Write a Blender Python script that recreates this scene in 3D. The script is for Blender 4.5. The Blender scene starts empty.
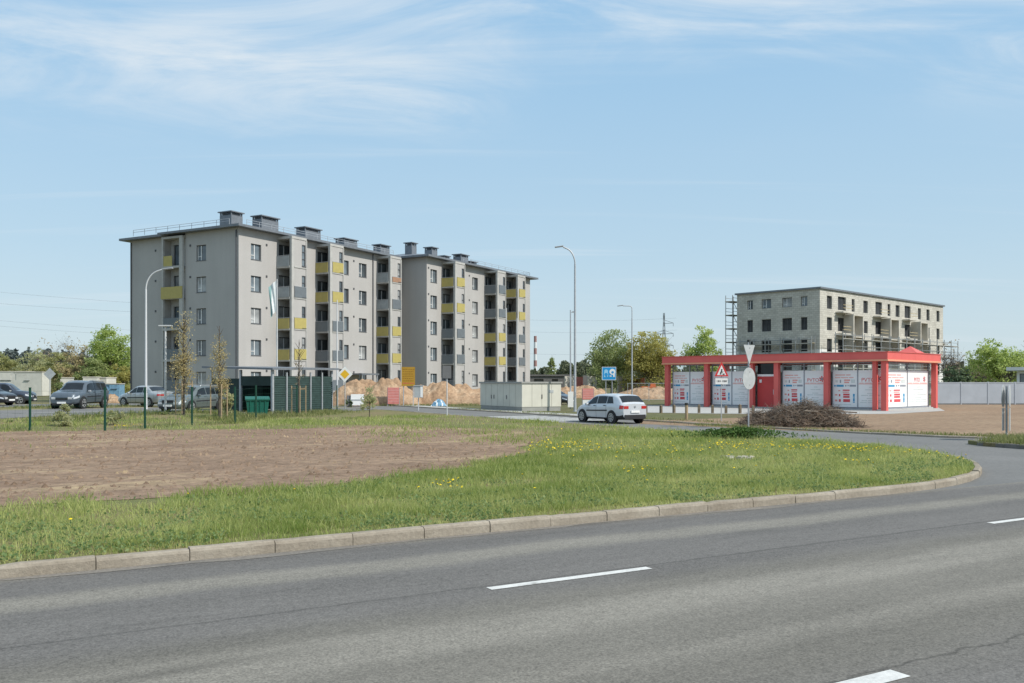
import bpy, bmesh, math, random
import numpy as np
from mathutils import Vector, Matrix
random.seed(7); rng = np.random.default_rng(7)
PI = math.pi; R = math.radians
scene = bpy.context.scene; col = scene.collection

# ------------------------------------------------------------------ camera / layout
F = 900.0; CX = 512.0; HZ = 382.0; H = 2.1
cam = bpy.data.cameras.new('camera'); cam_o = bpy.data.objects.new('camera', cam); col.objects.link(cam_o)
cam_o.location = (0, 0, H); cam_o.rotation_euler = (PI/2, 0, 0)
cam.sensor_width = 36; cam.lens = F/1024*36; cam.shift_y = (HZ-341.5)/1024
cam.clip_start = .1; cam.clip_end = 9000
scene.camera = cam_o
def at(px, Y): return (px-CX)/F*Y                       # lateral distance of a bearing at a depth
def gp(px, py, z=0.0):                                  # a ground point surveyed from the photograph
    Y = F*(H-z)/(py-HZ); return Vector((at(px, Y), Y, z))
def hz(py, Y): return H+(HZ-py)*Y/F                     # height of a point at a depth
# the main road's own axes: u along the road, v across it
D = Vector((math.cos(R(30)), math.sin(R(30)), 0)); N = Vector((-D.y, D.x, 0)); ROT = R(30)
def uv(p): return (p[0]*D.x+p[1]*D.y, p[0]*N.x+p[1]*N.y)
def xy(u, v): return (u*D.x+v*N.x, u*D.y+v*N.y)
def sst(a, b, x):
    t = min(1, max(0, (x-a)/(b-a))); return t*t*(3-2*t)
def ZP(u, v): return .13+.30*sst(44, 50, v)*sst(16, 8, u)*sst(90, 76, v)   # level of the plot and the car park
def zxy(x, y):
    u, v = uv((x, y)); return ZP(u, v)

# ------------------------------------------------------------------ materials
MATS = {}
def nodes_of(name):
    m = bpy.data.materials.new(name); m.use_nodes = True
    nt = m.node_tree; return m, nt, nt.nodes['Principled BSDF']
def pm(name, c, rough=.7, var=.12, scale=2.0, bump=0.0, metal=0.0, spec=.4, coat=0.0, bscale=None, dirt=0.0):
    if name in MATS: return MATS[name]
    m, nt, b = nodes_of(name); L = nt.links.new
    b.inputs['Roughness'].default_value = rough; b.inputs['Metallic'].default_value = metal
    b.inputs['Specular IOR Level'].default_value = spec; b.inputs['Coat Weight'].default_value = coat
    tc = nt.nodes.new('ShaderNodeTexCoord')
    n = nt.nodes.new('ShaderNodeTexNoise'); n.inputs['Scale'].default_value = scale; n.inputs['Detail'].default_value = 5
    L(tc.outputs['Object'], n.inputs['Vector'])
    r = nt.nodes.new('ShaderNodeValToRGB'); e = r.color_ramp.elements
    e[0].position = .3; e[1].position = .7
    e[0].color = (*[x*(1-var) for x in c], 1); e[1].color = (*[min(1, x*(1+var)) for x in c], 1)
    L(n.outputs['Fac'], r.inputs['Fac']); L(r.outputs['Color'], b.inputs['Base Color'])
    if bump:
        n2 = nt.nodes.new('ShaderNodeTexNoise'); n2.inputs['Scale'].default_value = bscale or scale*8; n2.inputs['Detail'].default_value = 6
        L(tc.outputs['Object'], n2.inputs['Vector'])
        bp = nt.nodes.new('ShaderNodeBump'); bp.inputs['Strength'].default_value = bump; bp.inputs['Distance'].default_value = .05
        L(n2.outputs['Fac'], bp.inputs['Height']); L(bp.outputs['Normal'], b.inputs['Normal'])
    MATS[name] = m; return m
def leafmat(name, c, c2, trans=.3):
    if name in MATS: return MATS[name]
    m, nt, b = nodes_of(name); L = nt.links.new
    a = nt.nodes.new('ShaderNodeAttribute'); a.attribute_name = 'tint'
    r = nt.nodes.new('ShaderNodeValToRGB'); e = r.color_ramp.elements
    e[0].color = (*c, 1); e[1].color = (*c2, 1)
    L(a.outputs['Fac'], r.inputs['Fac']); L(r.outputs['Color'], b.inputs['Base Color'])
    b.inputs['Roughness'].default_value = .65; b.inputs['Specular IOR Level'].default_value = .25
    t = nt.nodes.new('ShaderNodeBsdfTranslucent'); L(r.outputs['Color'], t.inputs['Color'])
    mx = nt.nodes.new('ShaderNodeMixShader'); mx.inputs[0].default_value = trans
    L(b.outputs[0], mx.inputs[1]); L(t.outputs[0], mx.inputs[2])
    L(mx.outputs[0], nt.nodes['Material Output'].inputs['Surface'])
    MATS[name] = m; return m
def glassmat(name, c, rough=.04, spec=.9, var=.4):
    if name in MATS: return MATS[name]
    return pm(name, c, rough, var, .6, 0, 0, spec)

M = dict(

 slab = pm('concrete_slab', (.42,.415,.395), .85, .1, 2, .1),
 plinth = pm('plinth_grey', (.16,.16,.165), .85, .1, 2),
 roofm = pm('roof_metal', (.185,.20,.22), .5, .12, 3, 0, .3),
 frame = pm('dark_frame', (.075,.078,.085), .5, .05, 5),
 whiteframe = pm('white_frame', (.75,.75,.74), .45, .04, 5),
 pipe = pm('pipe_grey', (.10,.105,.115), .45, .05, 5, 0, .3),
 yellow = pm('guard_yellow', (.41,.345,.115), .6, .06, 3),
 greyguard = pm('guard_grey', (.14,.16,.175), .5, .08, 3),
 glassguard = pm('guard_pale', (.27,.30,.315), .25, .15, 2),
 orange = pm('guard_orange', (.34,.20,.13), .6, .1, 3),
 inner = pm('loggia_wall', (.38,.36,.33), .9, .1, 2),
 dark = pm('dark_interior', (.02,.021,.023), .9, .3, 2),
 galv = pm('galvanised_steel', (.42,.44,.46), .45, .08, 6, 0, .35),
 whitepole = pm('white_pole', (.56,.57,.58), .4, .04, 5),
 lampgrey = pm('lamp_head_grey', (.30,.31,.32), .4, .05, 5),
 tyre = pm('tyre_rubber', (.022,.022,.023), .85, .2, 8),
 alloy = pm('alloy_rim', (.45,.46,.47), .35, .1, 8, 0, .6),
 carglass = pm('car_glass', (.012,.016,.020), .06, .3, 2, 0, 0, .35),
 black = pm('black_plastic', (.022,.022,.024), .6, .1, 8),
 redlight = pm('tail_lamp_red', (.45,.03,.025), .2, .1, 8, coat=.5),
 clear = pm('headlamp_clear', (.62,.64,.66), .12, .1, 8, 0, .2, coat=.6),
 plate = pm('number_plate', (.75,.75,.73), .5, .03, 8),
 wood = pm('grey_wood', (.16,.125,.085), .9, .3, 6, .2),
 stake = pm('pale_stake', (.34,.26,.16), .9, .15, 6),
 bark = pm('bark', (.10,.082,.065), .95, .35, 4, .4),
 twig = pm('dry_twig', (.21,.155,.115), .95, .4, 1.5),
 birch = pm('pale_bark', (.22,.20,.17), .95, .3, 3),
 red = pm('pavilion_red', (.65,.125,.11), .55, .06, .9),
 reddoor = pm('pavilion_red_door', (.52,.055,.055), .5, .05, 1.5),
 trim = pm('orange_trim', (.72,.33,.20), .5, .05, 3),
 poster = pm('white_poster', (.80,.80,.80), .5, .025, 1),
 ink_red = pm('ink_red', (.62,.08,.09), .6, .1, 4),
 ink_pink = pm('ink_pink', (.72,.33,.30), .6, .1, 4),
 ink_blue = pm('ink_blue', (.05,.30,.52), .6, .1, 4),
 ink_grey = pm('ink_grey', (.28,.30,.34), .6, .1, 4),
 ink_pale = pm('ink_pale', (.58,.62,.61), .6, .1, 4),
 signback = pm('sign_back', (.44,.46,.46), .5, .1, 5, 0, .2),
 signred = pm('sign_red', (.60,.04,.04), .4, .05, 5),
 signwhite = pm('sign_white', (.80,.80,.78), .4, .03, 5),
 signyellow = pm('sign_yellow', (.78,.46,.03), .4, .05, 5),
 infoyellow = pm('info_yellow', (.42,.235,.025), .5, .08, 5),
 signblue = pm('sign_blue', (.02,.28,.60), .4, .05, 5),
 signlight = pm('sign_pale_blue', (.30,.58,.78), .4, .05, 5),
 ink = pm('sign_ink', (.03,.03,.03), .6, .05, 5),
 pinkred = pm('faded_red', (.62,.22,.19), .7, .12, 4),
 kiosk = pm('kiosk_panel', (.56,.545,.47), .75, .06, 1.2),
 kioskdark = pm('kiosk_plinth', (.30,.30,.28), .85, .1, 2),
 block = pm('cream_block_render', (.43,.41,.36), .9, .1, 1.2, .2),
 slat = pm('slat_green_grey', (.035,.065,.06), .7, .2, 4),
 binm = pm('bin_green', (.010,.115,.085), .5, .08, 4),
 fencegreen = pm('fence_green', (.008,.055,.035), .5, .1, 6),
 fencepanel = pm('fence_panel_pale', (.41,.44,.48), .6, .07, 1),
 cabin = pm('cabin_white', (.56,.55,.49), .7, .08, 1.5),
 blue = pm('tarp_blue', (.16,.30,.42), .6, .2, 3),
 precast = pm('precast_concrete', (.50,.47,.41), .9, .15, .8, .1),
 precastgrey = pm('precast_grey', (.16,.155,.15), .9, .15, .8, .1),
 scaf = pm('scaffold_steel', (.33,.34,.34), .5, .1, 4, 0, .4),
 plank = pm('scaffold_plank', (.40,.33,.20), .85, .15, 3),
 insul = pm('white_insulation', (.70,.70,.68), .9, .05, 1.5),
 wire = pm('wire_dark', (.34,.38,.42), .6, .05, 5),
 pylon = pm('pylon_steel', (.20,.23,.25), .6, .05, 5),
 orangepaint = pm('orange_machine', (.66,.17,.05), .5, .1, 3),
 pole_black = pm('dark_post', (.035,.04,.035), .7, .1, 5),
 stone = pm('pale_stone', (.42,.39,.34), .9, .15, 6, .4),
)
OPENING_SHADE = glassmat('opening_shade', (.05,.052,.055), .5, .2)  # dark sheet standing in for the shade inside unglazed openings
PANES = [glassmat('pane_dark', (.075,.09,.10)), glassmat('pane_blue', (.14,.17,.19)), glassmat('pane_curtain_glare', (.30,.31,.31), .12, .6, .6)]

def rendermat():                                                          # painted render with faint rain streaks and clouding
    m, nt, b = nodes_of('render_light'); L = nt.links.new; nn = nt.nodes.new; b.inputs['Roughness'].default_value = .9; b.inputs['Specular IOR Level'].default_value = .2
    tc = nn('ShaderNodeTexCoord'); acc = None
    for sc, amt, det in (((.25,.25,.25),.07,4),((1.7,1.7,.12),.035,5),((9,9,9),.05,4)):
        mp = nn('ShaderNodeMapping'); mp.inputs['Scale'].default_value = sc; L(tc.outputs['Object'], mp.inputs[0]); n = nn('ShaderNodeTexNoise'); n.inputs['Scale'].default_value = 1; n.inputs['Detail'].default_value = det; L(mp.outputs[0], n.inputs['Vector'])
        r = nn('ShaderNodeMapRange'); r.inputs[1].default_value = .3; r.inputs[2].default_value = .7; r.inputs[3].default_value = 1-amt; r.inputs[4].default_value = 1+amt*.6; L(n.outputs['Fac'], r.inputs[0])
        if acc is None: acc = r.outputs[0]
        else: mm = nn('ShaderNodeMath'); mm.operation = 'MULTIPLY'; L(acc, mm.inputs[0]); L(r.outputs[0], mm.inputs[1]); acc = mm.outputs[0]
    v = nn('ShaderNodeVectorMath'); v.operation = 'SCALE'; v.inputs[0].default_value = (.425,.413,.398); L(acc, v.inputs['Scale']); L(v.outputs[0], b.inputs['Base Color']); return m
M['render'] = rendermat()
def clearglass():
    m, nt, b = nodes_of('clear_glass'); L = nt.links.new
    t = nt.nodes.new('ShaderNodeBsdfTransparent'); t.inputs[0].default_value = (.86,.9,.9,1)
    g = nt.nodes.new('ShaderNodeBsdfGlossy'); g.inputs['Roughness'].default_value = .03
    f = nt.nodes.new('ShaderNodeFresnel'); mx = nt.nodes.new('ShaderNodeMixShader')
    L(f.outputs[0], mx.inputs[0]); L(t.outputs[0], mx.inputs[1]); L(g.outputs[0], mx.inputs[2])
    L(mx.outputs[0], nt.nodes['Material Output'].inputs['Surface']); return m
M['clearglass'] = clearglass()
def paint(name, c, metal=.35): return pm('paint_'+name, c, .32, .03, 2, 0, metal, .5, .6)

# ------------------------------------------------------------------ object helpers
def link(o, parent=None):
    col.objects.link(o)
    if parent: o.parent = parent
    return o
def empty(name, loc=(0,0,0), rz=0.0):
    o = bpy.data.objects.new(name, None); o.empty_display_size = .3
    o.location = loc; o.rotation_euler = (0,0,rz); return link(o)
def tag(o, label=None, cat=None, group=None, kind=None):
    if label: o['label'] = label
    if cat: o['category'] = cat
    if group: o['group'] = group
    if kind: o['kind'] = kind
    return o
def thing(name, label, cat, loc=(0,0,0), rz=0.0, group=None): return tag(empty(name, loc, rz), label, cat, group)
def copy_tree(o, parent=None):
    c = o.copy(); col.objects.link(c); c.parent = parent
    for ch in list(o.children): copy_tree(ch, c)
    return c

class MB:
    def __init__(s): s.v = []; s.f = []; s.m = []; s.mats = []
    def mi(s, mat):
        if mat not in s.mats: s.mats.append(mat)
        return s.mats.index(mat)
    def quad(s, pts, mat):
        n = len(s.v); s.v += [tuple(p) for p in pts]; s.f.append(tuple(range(n, n+len(pts)))); s.m.append(s.mi(mat))
    def box(s, c, d, mat, rz=0.0, mtx=None):
        hx, hy, hzz = d[0]/2, d[1]/2, d[2]/2; n = len(s.v)
        for sx, sy, sz in ((-1,-1,-1),(1,-1,-1),(1,1,-1),(-1,1,-1),(-1,-1,1),(1,-1,1),(1,1,1),(-1,1,1)):
            p = Vector((sx*hx, sy*hy, sz*hzz))
            if rz: p.rotate(Matrix.Rotation(rz, 3, 'Z'))
            if mtx: p = mtx @ p
            s.v.append((p.x+c[0], p.y+c[1], p.z+c[2]))
        for q in ((0,3,2,1),(4,5,6,7),(0,1,5,4),(1,2,6,5),(2,3,7,6),(3,0,4,7)):
            s.f.append(tuple(n+i for i in q)); s.m.append(s.mi(mat))
    def b2(s, a, b, mat): s.box([(a[i]+b[i])/2 for i in range(3)], [abs(b[i]-a[i]) for i in range(3)], mat)
    def tube(s, pts, rad, mat, sides=8, cap=True):
        pts = [Vector(p) for p in pts]
        if not hasattr(rad, '__len__'): rad = [rad]*len(pts)
        n0 = len(s.v); k = s.mi(mat)
        for i, p in enumerate(pts):
            t = (pts[min(i+1, len(pts)-1)]-pts[max(i-1, 0)])
            t = t.normalized() if t.length > 1e-9 else Vector((0,0,1))
            a = t.cross(Vector((0,0,1)))
            if a.length < .05: a = t.cross(Vector((1,0,0)))
            a.normalize(); b = t.cross(a)
            for j in range(sides):
                an = 2*PI*j/sides; q = p+(a*math.cos(an)+b*math.sin(an))*rad[i]; s.v.append(tuple(q))
        for i in range(len(pts)-1):
            for j in range(sides):
                s.f.append((n0+i*sides+j, n0+i*sides+(j+1)%sides, n0+(i+1)*sides+(j+1)%sides, n0+(i+1)*sides+j)); s.m.append(k)
        if cap:
            s.f.append(tuple(n0+j for j in range(sides))); s.m.append(k)
            s.f.append(tuple(n0+(len(pts)-1)*sides+j for j in reversed(range(sides)))); s.m.append(k)
    def prism(s, poly, z0, z1, mat):
        n = len(poly); s.quad([(x, y, z1) for x, y in poly], mat); s.quad([(x, y, z0) for x, y in reversed(poly)], mat)
        for i in range(n):
            a, b = poly[i], poly[(i+1)%n]; s.quad([(a[0],a[1],z0),(b[0],b[1],z0),(b[0],b[1],z1),(a[0],a[1],z1)], mat)
    def disc(s, c, r, th, axis, mat, sides=20):               # a flat disc with thickness along axis
        a = Vector(axis).normalized(); s.tube([Vector(c)-a*th/2, Vector(c)+a*th/2], r, mat, sides)
    def panel(s, O, ex, n, W, Hh, holes, depth, mat, rmat=None):   # a wall sheet with openings and reveals
        O = Vector(O); ex = Vector(ex); n = Vector(n); ez = Vector((0,0,1))
        xs = sorted({0, W, *[h[0] for h in holes], *[h[1] for h in holes]}); zs = sorted({0, Hh, *[h[2] for h in holes], *[h[3] for h in holes]})
        P = lambda x, z, d=0: O+ex*x+ez*z-n*d
        flip = ex.cross(ez).dot(n) < 0
        def q(pts): s.quad(pts[::-1] if flip else pts, mat)
        for i in range(len(xs)-1):
            for j in range(len(zs)-1):
                cx, cz = (xs[i]+xs[i+1])/2, (zs[j]+zs[j+1])/2
                if any(h[0] < cx < h[1] and h[2] < cz < h[3] for h in holes): continue
                q([P(xs[i],zs[j]), P(xs[i+1],zs[j]), P(xs[i+1],zs[j+1]), P(xs[i],zs[j+1])])
        rm = rmat or mat; keep = mat; mat = rm
        for x0, x1, z0, z1 in holes:
            s.quad([P(x0,z0),P(x0,z1),P(x0,z1,depth),P(x0,z0,depth)], rm); s.quad([P(x1,z1),P(x1,z0),P(x1,z0,depth),P(x1,z1,depth)], rm)
            s.quad([P(x0,z1),P(x1,z1),P(x1,z1,depth),P(x0,z1,depth)], rm); s.quad([P(x1,z0),P(x0,z0),P(x0,z0,depth),P(x1,z0,depth)], rm)
    def mesh(s, name):
        me = bpy.data.meshes.new(name); me.from_pydata(s.v, [], s.f)
        for m in s.mats: me.materials.append(m)
        me.polygons.foreach_set('material_index', s.m); me.update(); return me
    def build(s, name, parent=None, smooth=False, loc=None, rz=None):
        me = s.mesh(name)
        if smooth:
            me.polygons.foreach_set('use_smooth', [True]*len(me.polygons)); me.set_sharp_from_angle(angle=R(40))
        o = bpy.data.objects.new(name, me)
        if loc is not None: o.location = loc
        if rz is not None: o.rotation_euler = (0,0,rz)
        return link(o, parent)
def obj(name, me, parent=None, loc=(0,0,0), rz=0.0):
    o = bpy.data.objects.new(name, me); o.location = loc; o.rotation_euler = (0,0,rz); return link(o, parent)

def bulk(name, verts, faces4=None, faces3=None, mat=None, tint=None):        # fast mesh from numpy arrays
    me = bpy.data.meshes.new(name); nv = len(verts); me.vertices.add(nv); me.vertices.foreach_set('co', verts.astype(np.float32).ravel())
    fs = faces4 if faces4 is not None else faces3; k = fs.shape[1]; nf = len(fs)
    me.loops.add(nf*k); me.polygons.add(nf)
    me.loops.foreach_set('vertex_index', fs.astype(np.int32).ravel())
    me.polygons.foreach_set('loop_start', np.arange(0, nf*k, k, dtype=np.int32))
    if tint is not None:
        a = me.attributes.new('tint', 'FLOAT', 'POINT'); a.data.foreach_set('value', tint.astype(np.float32))
    if mat: me.materials.append(mat)
    me.update(calc_edges=True); me.validate(); return me
def leaf_verts(P, size, rg, flat=.5):                                        # small bent leaf quads about the points P
    n = len(P); a = rg.normal(size=(n,3)); a /= np.linalg.norm(a,axis=1)[:,None]
    b = rg.normal(size=(n,3)); b[:,2] *= flat; b -= a*(a*b).sum(1)[:,None]; b /= np.linalg.norm(b,axis=1)[:,None]
    s = (size*rg.uniform(.6,1.35,n))[:,None]
    V = np.stack([P-a*s*.5, P+b*s*.36, P+a*s*.5, P-b*s*.36], 1).reshape(-1,3)
    return V, np.arange(4*n).reshape(n,4)
def text_mesh(s, size, mat):
    cu = bpy.data.curves.new('lettering', 'FONT'); cu.body = s; cu.size = size; cu.align_x = 'CENTER'; cu.extrude = .004
    o = bpy.data.objects.new('lettering', cu); col.objects.link(o); bpy.context.view_layer.update()
    me = bpy.data.meshes.new_from_object(o.evaluated_get(bpy.context.evaluated_depsgraph_get()))
    bpy.data.objects.remove(o); me.materials.clear(); me.materials.append(mat); return me

def drape(name, poly_uv, zf, mat, ulines=(), vlines=(), skirt=0.0, kind='structure'):    # a ground sheet in road axes, laid over the terrain
    bm = bmesh.new(); vs = [bm.verts.new((u, v, 0)) for u, v in poly_uv]; bm.faces.new(vs)
    for k, ls in ((0, ulines), (1, vlines)):
        for c in ls:
            no = (1,0,0) if k == 0 else (0,1,0); co = (c,0,0) if k == 0 else (0,c,0)
            bmesh.ops.bisect_plane(bm, geom=bm.verts[:]+bm.edges[:]+bm.faces[:], plane_co=co, plane_no=no)
    bmesh.ops.triangulate(bm, faces=bm.faces[:])
    bmesh.ops.recalc_face_normals(bm, faces=bm.faces[:])
    if bm.faces[:] and sum(f.normal.z for f in bm.faces) < 0: bmesh.ops.reverse_faces(bm, faces=bm.faces[:])
    if skirt:
        ed = [e for e in bm.edges if e.is_boundary]; r = bmesh.ops.extrude_edge_only(bm, edges=ed)
        low = {v for v in r['geom'] if isinstance(v, bmesh.types.BMVert)}
    else: low = set()
    for v in bm.verts: v.co.z = -skirt if v in low else zf(v.co.x, v.co.y)
    me = bpy.data.meshes.new(name); bm.to_mesh(me); bm.free(); me.materials.append(mat)
    o = obj(name, me, rz=ROT); o['kind'] = kind; return o
def inpoly(P, poly):
    x, y = P[:,0], P[:,1]; r = np.zeros(len(P), bool); n = len(poly)
    for i in range(n):
        x0, y0 = poly[i]; x1, y1 = poly[(i+1)%n]
        c = ((y0 > y) != (y1 > y)) & (x < (x1-x0)*(y-y0)/((y1-y0) if y1 != y0 else 1e-9)+x0); r ^= c
    return r
# ------------------------------------------------------------------ light and sky
SX, SY = .885, -.466; EL = R(44)
sun = bpy.data.lights.new('sun', 'SUN'); sun.energy = 4.3; sun.angle = R(.53); sun.color = (1, .95, .87)
so = bpy.data.objects.new('sun', sun); col.objects.link(so); so.location = (60, -60, 80)
sd = Vector((SX*math.cos(EL), SY*math.cos(EL), math.sin(EL))); so.rotation_euler = sd.to_track_quat('Z', 'Y').to_euler()
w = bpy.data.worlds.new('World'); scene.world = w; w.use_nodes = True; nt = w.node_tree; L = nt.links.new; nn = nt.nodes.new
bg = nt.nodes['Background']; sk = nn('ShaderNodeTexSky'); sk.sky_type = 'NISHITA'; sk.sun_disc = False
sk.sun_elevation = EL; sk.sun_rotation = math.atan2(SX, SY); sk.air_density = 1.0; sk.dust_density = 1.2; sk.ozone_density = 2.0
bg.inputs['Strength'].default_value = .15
tc = nn('ShaderNodeTexCoord'); sep = nn('ShaderNodeSeparateXYZ'); L(tc.outputs['Generated'], sep.inputs[0])
def math_(op, a, b=None, clamp=False):
    n = nn('ShaderNodeMath'); n.operation = op; n.use_clamp = clamp
    for i, x in enumerate((a, b)):
        if x is None: continue
        if isinstance(x, (int, float)): n.inputs[i].default_value = x
        else: L(x, n.inputs[i])
    return n.outputs[0]
# cirrus: a flat cloud sheet seen from below (direction divided by height), noise drawn out along one axis
zc = math_('MAXIMUM', sep.outputs[2], .02); zz = math_('ADD', zc, .10)
cx_ = math_('DIVIDE', sep.outputs[0], zz); cy_ = math_('DIVIDE', sep.outputs[1], zz)
cmb = nn('ShaderNodeCombineXYZ'); L(cx_, cmb.inputs[0]); L(cy_, cmb.inputs[1])
def cloud(scale, rot, loc, detail, dist, lo, hi):
    mp = nn('ShaderNodeMapping'); mp.inputs['Scale'].default_value = scale; mp.inputs['Rotation'].default_value = (0,0,rot); mp.inputs['Location'].default_value = loc
    L(cmb.outputs[0], mp.inputs[0]); n = nn('ShaderNodeTexNoise'); n.inputs['Detail'].default_value = detail; n.inputs['Roughness'].default_value = .62; n.inputs['Distortion'].default_value = dist
    n.inputs['Scale'].default_value = 1; L(mp.outputs[0], n.inputs['Vector'])
    r = nn('ShaderNodeMapRange'); r.interpolation_type = 'SMOOTHSTEP'; r.inputs[1].default_value = lo; r.inputs[2].default_value = hi; L(n.outputs['Fac'], r.inputs[0]); return r.outputs[0]
c1 = cloud((1.0, 1.6, 1), -.30, (3.1, 1.4, 0), 11, 1.8, .36, .72)
c1m = cloud((.5, .6, 1), 0, (5.2, 1.3, 0), 2, .2, .36, .58)
c2 = cloud((.22, 2.8, 1), .06, (6, 1, 0), 8, .5, .52, .82)
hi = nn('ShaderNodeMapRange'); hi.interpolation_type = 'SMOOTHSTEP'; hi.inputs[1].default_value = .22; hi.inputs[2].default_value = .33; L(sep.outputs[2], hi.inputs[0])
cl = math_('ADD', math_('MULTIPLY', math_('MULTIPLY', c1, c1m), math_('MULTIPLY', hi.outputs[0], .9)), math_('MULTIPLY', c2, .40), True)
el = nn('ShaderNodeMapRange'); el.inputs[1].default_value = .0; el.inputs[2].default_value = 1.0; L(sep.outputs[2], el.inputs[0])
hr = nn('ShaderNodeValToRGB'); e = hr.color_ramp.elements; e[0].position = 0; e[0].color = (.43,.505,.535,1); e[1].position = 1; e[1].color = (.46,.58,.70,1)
m_ = e.new(.14); m_.color = (.335,.46,.55,1); m_ = e.new(.40); m_.color = (.225,.40,.575,1); m_ = e.new(.50); m_.color = (.30,.46,.62,1)  # sky overhead, above the view, brightened to add fill light
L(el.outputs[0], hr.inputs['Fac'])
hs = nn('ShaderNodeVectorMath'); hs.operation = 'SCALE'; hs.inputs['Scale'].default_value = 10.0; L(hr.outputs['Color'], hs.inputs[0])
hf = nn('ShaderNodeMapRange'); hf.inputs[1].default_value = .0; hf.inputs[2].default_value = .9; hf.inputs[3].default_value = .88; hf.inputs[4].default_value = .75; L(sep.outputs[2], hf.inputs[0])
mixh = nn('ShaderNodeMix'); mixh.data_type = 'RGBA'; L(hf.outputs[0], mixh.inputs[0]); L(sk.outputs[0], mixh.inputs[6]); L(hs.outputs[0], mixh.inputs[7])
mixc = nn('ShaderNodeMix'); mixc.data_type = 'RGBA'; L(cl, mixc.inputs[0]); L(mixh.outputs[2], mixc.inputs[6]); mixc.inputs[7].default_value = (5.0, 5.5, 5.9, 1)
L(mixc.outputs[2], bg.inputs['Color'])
scene.view_settings.view_transform = 'Standard'; scene.view_settings.look = 'None'; scene.view_settings.exposure = 0
scene.cycles.max_bounces = 6; scene.cycles.transparent_max_bounces = 12

# ------------------------------------------------------------------ ground materials
def groundmat(name, stops, scale=.25, fine=9.0, bump=.5, rough=.95, stretch=(1,1,1), finevar=.35):
    m, nt, b = nodes_of(name); L = nt.links.new; nn = nt.nodes.new
    b.inputs['Roughness'].default_value = rough; b.inputs['Specular IOR Level'].default_value = .15
    tc = nn('ShaderNodeTexCoord'); mp = nn('ShaderNodeMapping'); mp.inputs['Scale'].default_value = stretch; L(tc.outputs['Object'], mp.inputs[0])
    n1 = nn('ShaderNodeTexNoise'); n1.inputs['Scale'].default_value = scale; n1.inputs['Detail'].default_value = 8; n1.inputs['Roughness'].default_value = .62; L(mp.outputs[0], n1.inputs['Vector'])
    r = nn('ShaderNodeValToRGB'); e = r.color_ramp.elements
    while len(e) < len(stops): e.new(.5)
    for i, (p, c) in enumerate(stops): e[i].position = p; e[i].color = (*c, 1)
    L(n1.outputs['Fac'], r.inputs['Fac'])
    n2 = nn('ShaderNodeTexNoise'); n2.inputs['Scale'].default_value = fine; n2.inputs['Detail'].default_value = 8; n2.inputs['Roughness'].default_value = .7; L(tc.outputs['Object'], n2.inputs['Vector'])
    mr = nn('ShaderNodeMapRange'); mr.inputs[1].default_value = .3; mr.inputs[2].default_value = .7; mr.inputs[3].default_value = 1-finevar; mr.inputs[4].default_value = 1+finevar; L(n2.outputs['Fac'], mr.inputs[0])
    mul = nn('ShaderNodeVectorMath'); mul.operation = 'MULTIPLY'; L(r.outputs['Color'], mul.inputs[0]); L(mr.outputs[0], mul.inputs[1]); L(mul.outputs[0], b.inputs['Base Color'])
    bp = nn('ShaderNodeBump'); bp.inputs['Strength'].default_value = bump; bp.inputs['Distance'].default_value = .08; L(n2.outputs['Fac'], bp.inputs['Height']); L(bp.outputs['Normal'], b.inputs['Normal'])
    return m
G_base = groundmat('far_field', [(.3,(.16,.125,.085)),(.5,(.13,.125,.06)),(.7,(.09,.11,.04))], .05, 1.5)
G_turf = groundmat('turf', [(.3,(.22,.165,.105)),(.46,(.19,.165,.08)),(.7,(.13,.155,.055))], .35, 7)
G_soil = groundmat('bare_soil', [(.28,(.18,.122,.083)),(.44,(.245,.17,.118)),(.56,(.275,.195,.135)),(.70,(.42,.32,.195))], .42, 4, 1.0, stretch=(.4,1,1), finevar=.42)
G_dirt = groundmat('dirt_field', [(.25,(.22,.15,.10)),(.5,(.265,.185,.122)),(.75,(.31,.225,.15))], .25, 3, .6, stretch=(.5,1,1))
G_pave = groundmat('concrete_paving', [(.3,(.36,.355,.34)),(.7,(.43,.425,.40))], .6, 6, .2, finevar=.12)
G_lot = groundmat('lot_asphalt', [(.3,(.155,.155,.15)),(.7,(.20,.197,.19))], .3, 8, .3, finevar=.15)
G_kerb = groundmat('kerb_concrete', [(.3,(.245,.21,.165)),(.5,(.30,.262,.21)),(.7,(.36,.32,.262))], 1.1, 14, .35, finevar=.18)
G_clay = groundmat('orange_clay', [(.3,(.27,.175,.11)),(.5,(.36,.24,.15)),(.7,(.46,.34,.23))], .7, 4, .9, finevar=.35)
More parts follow.
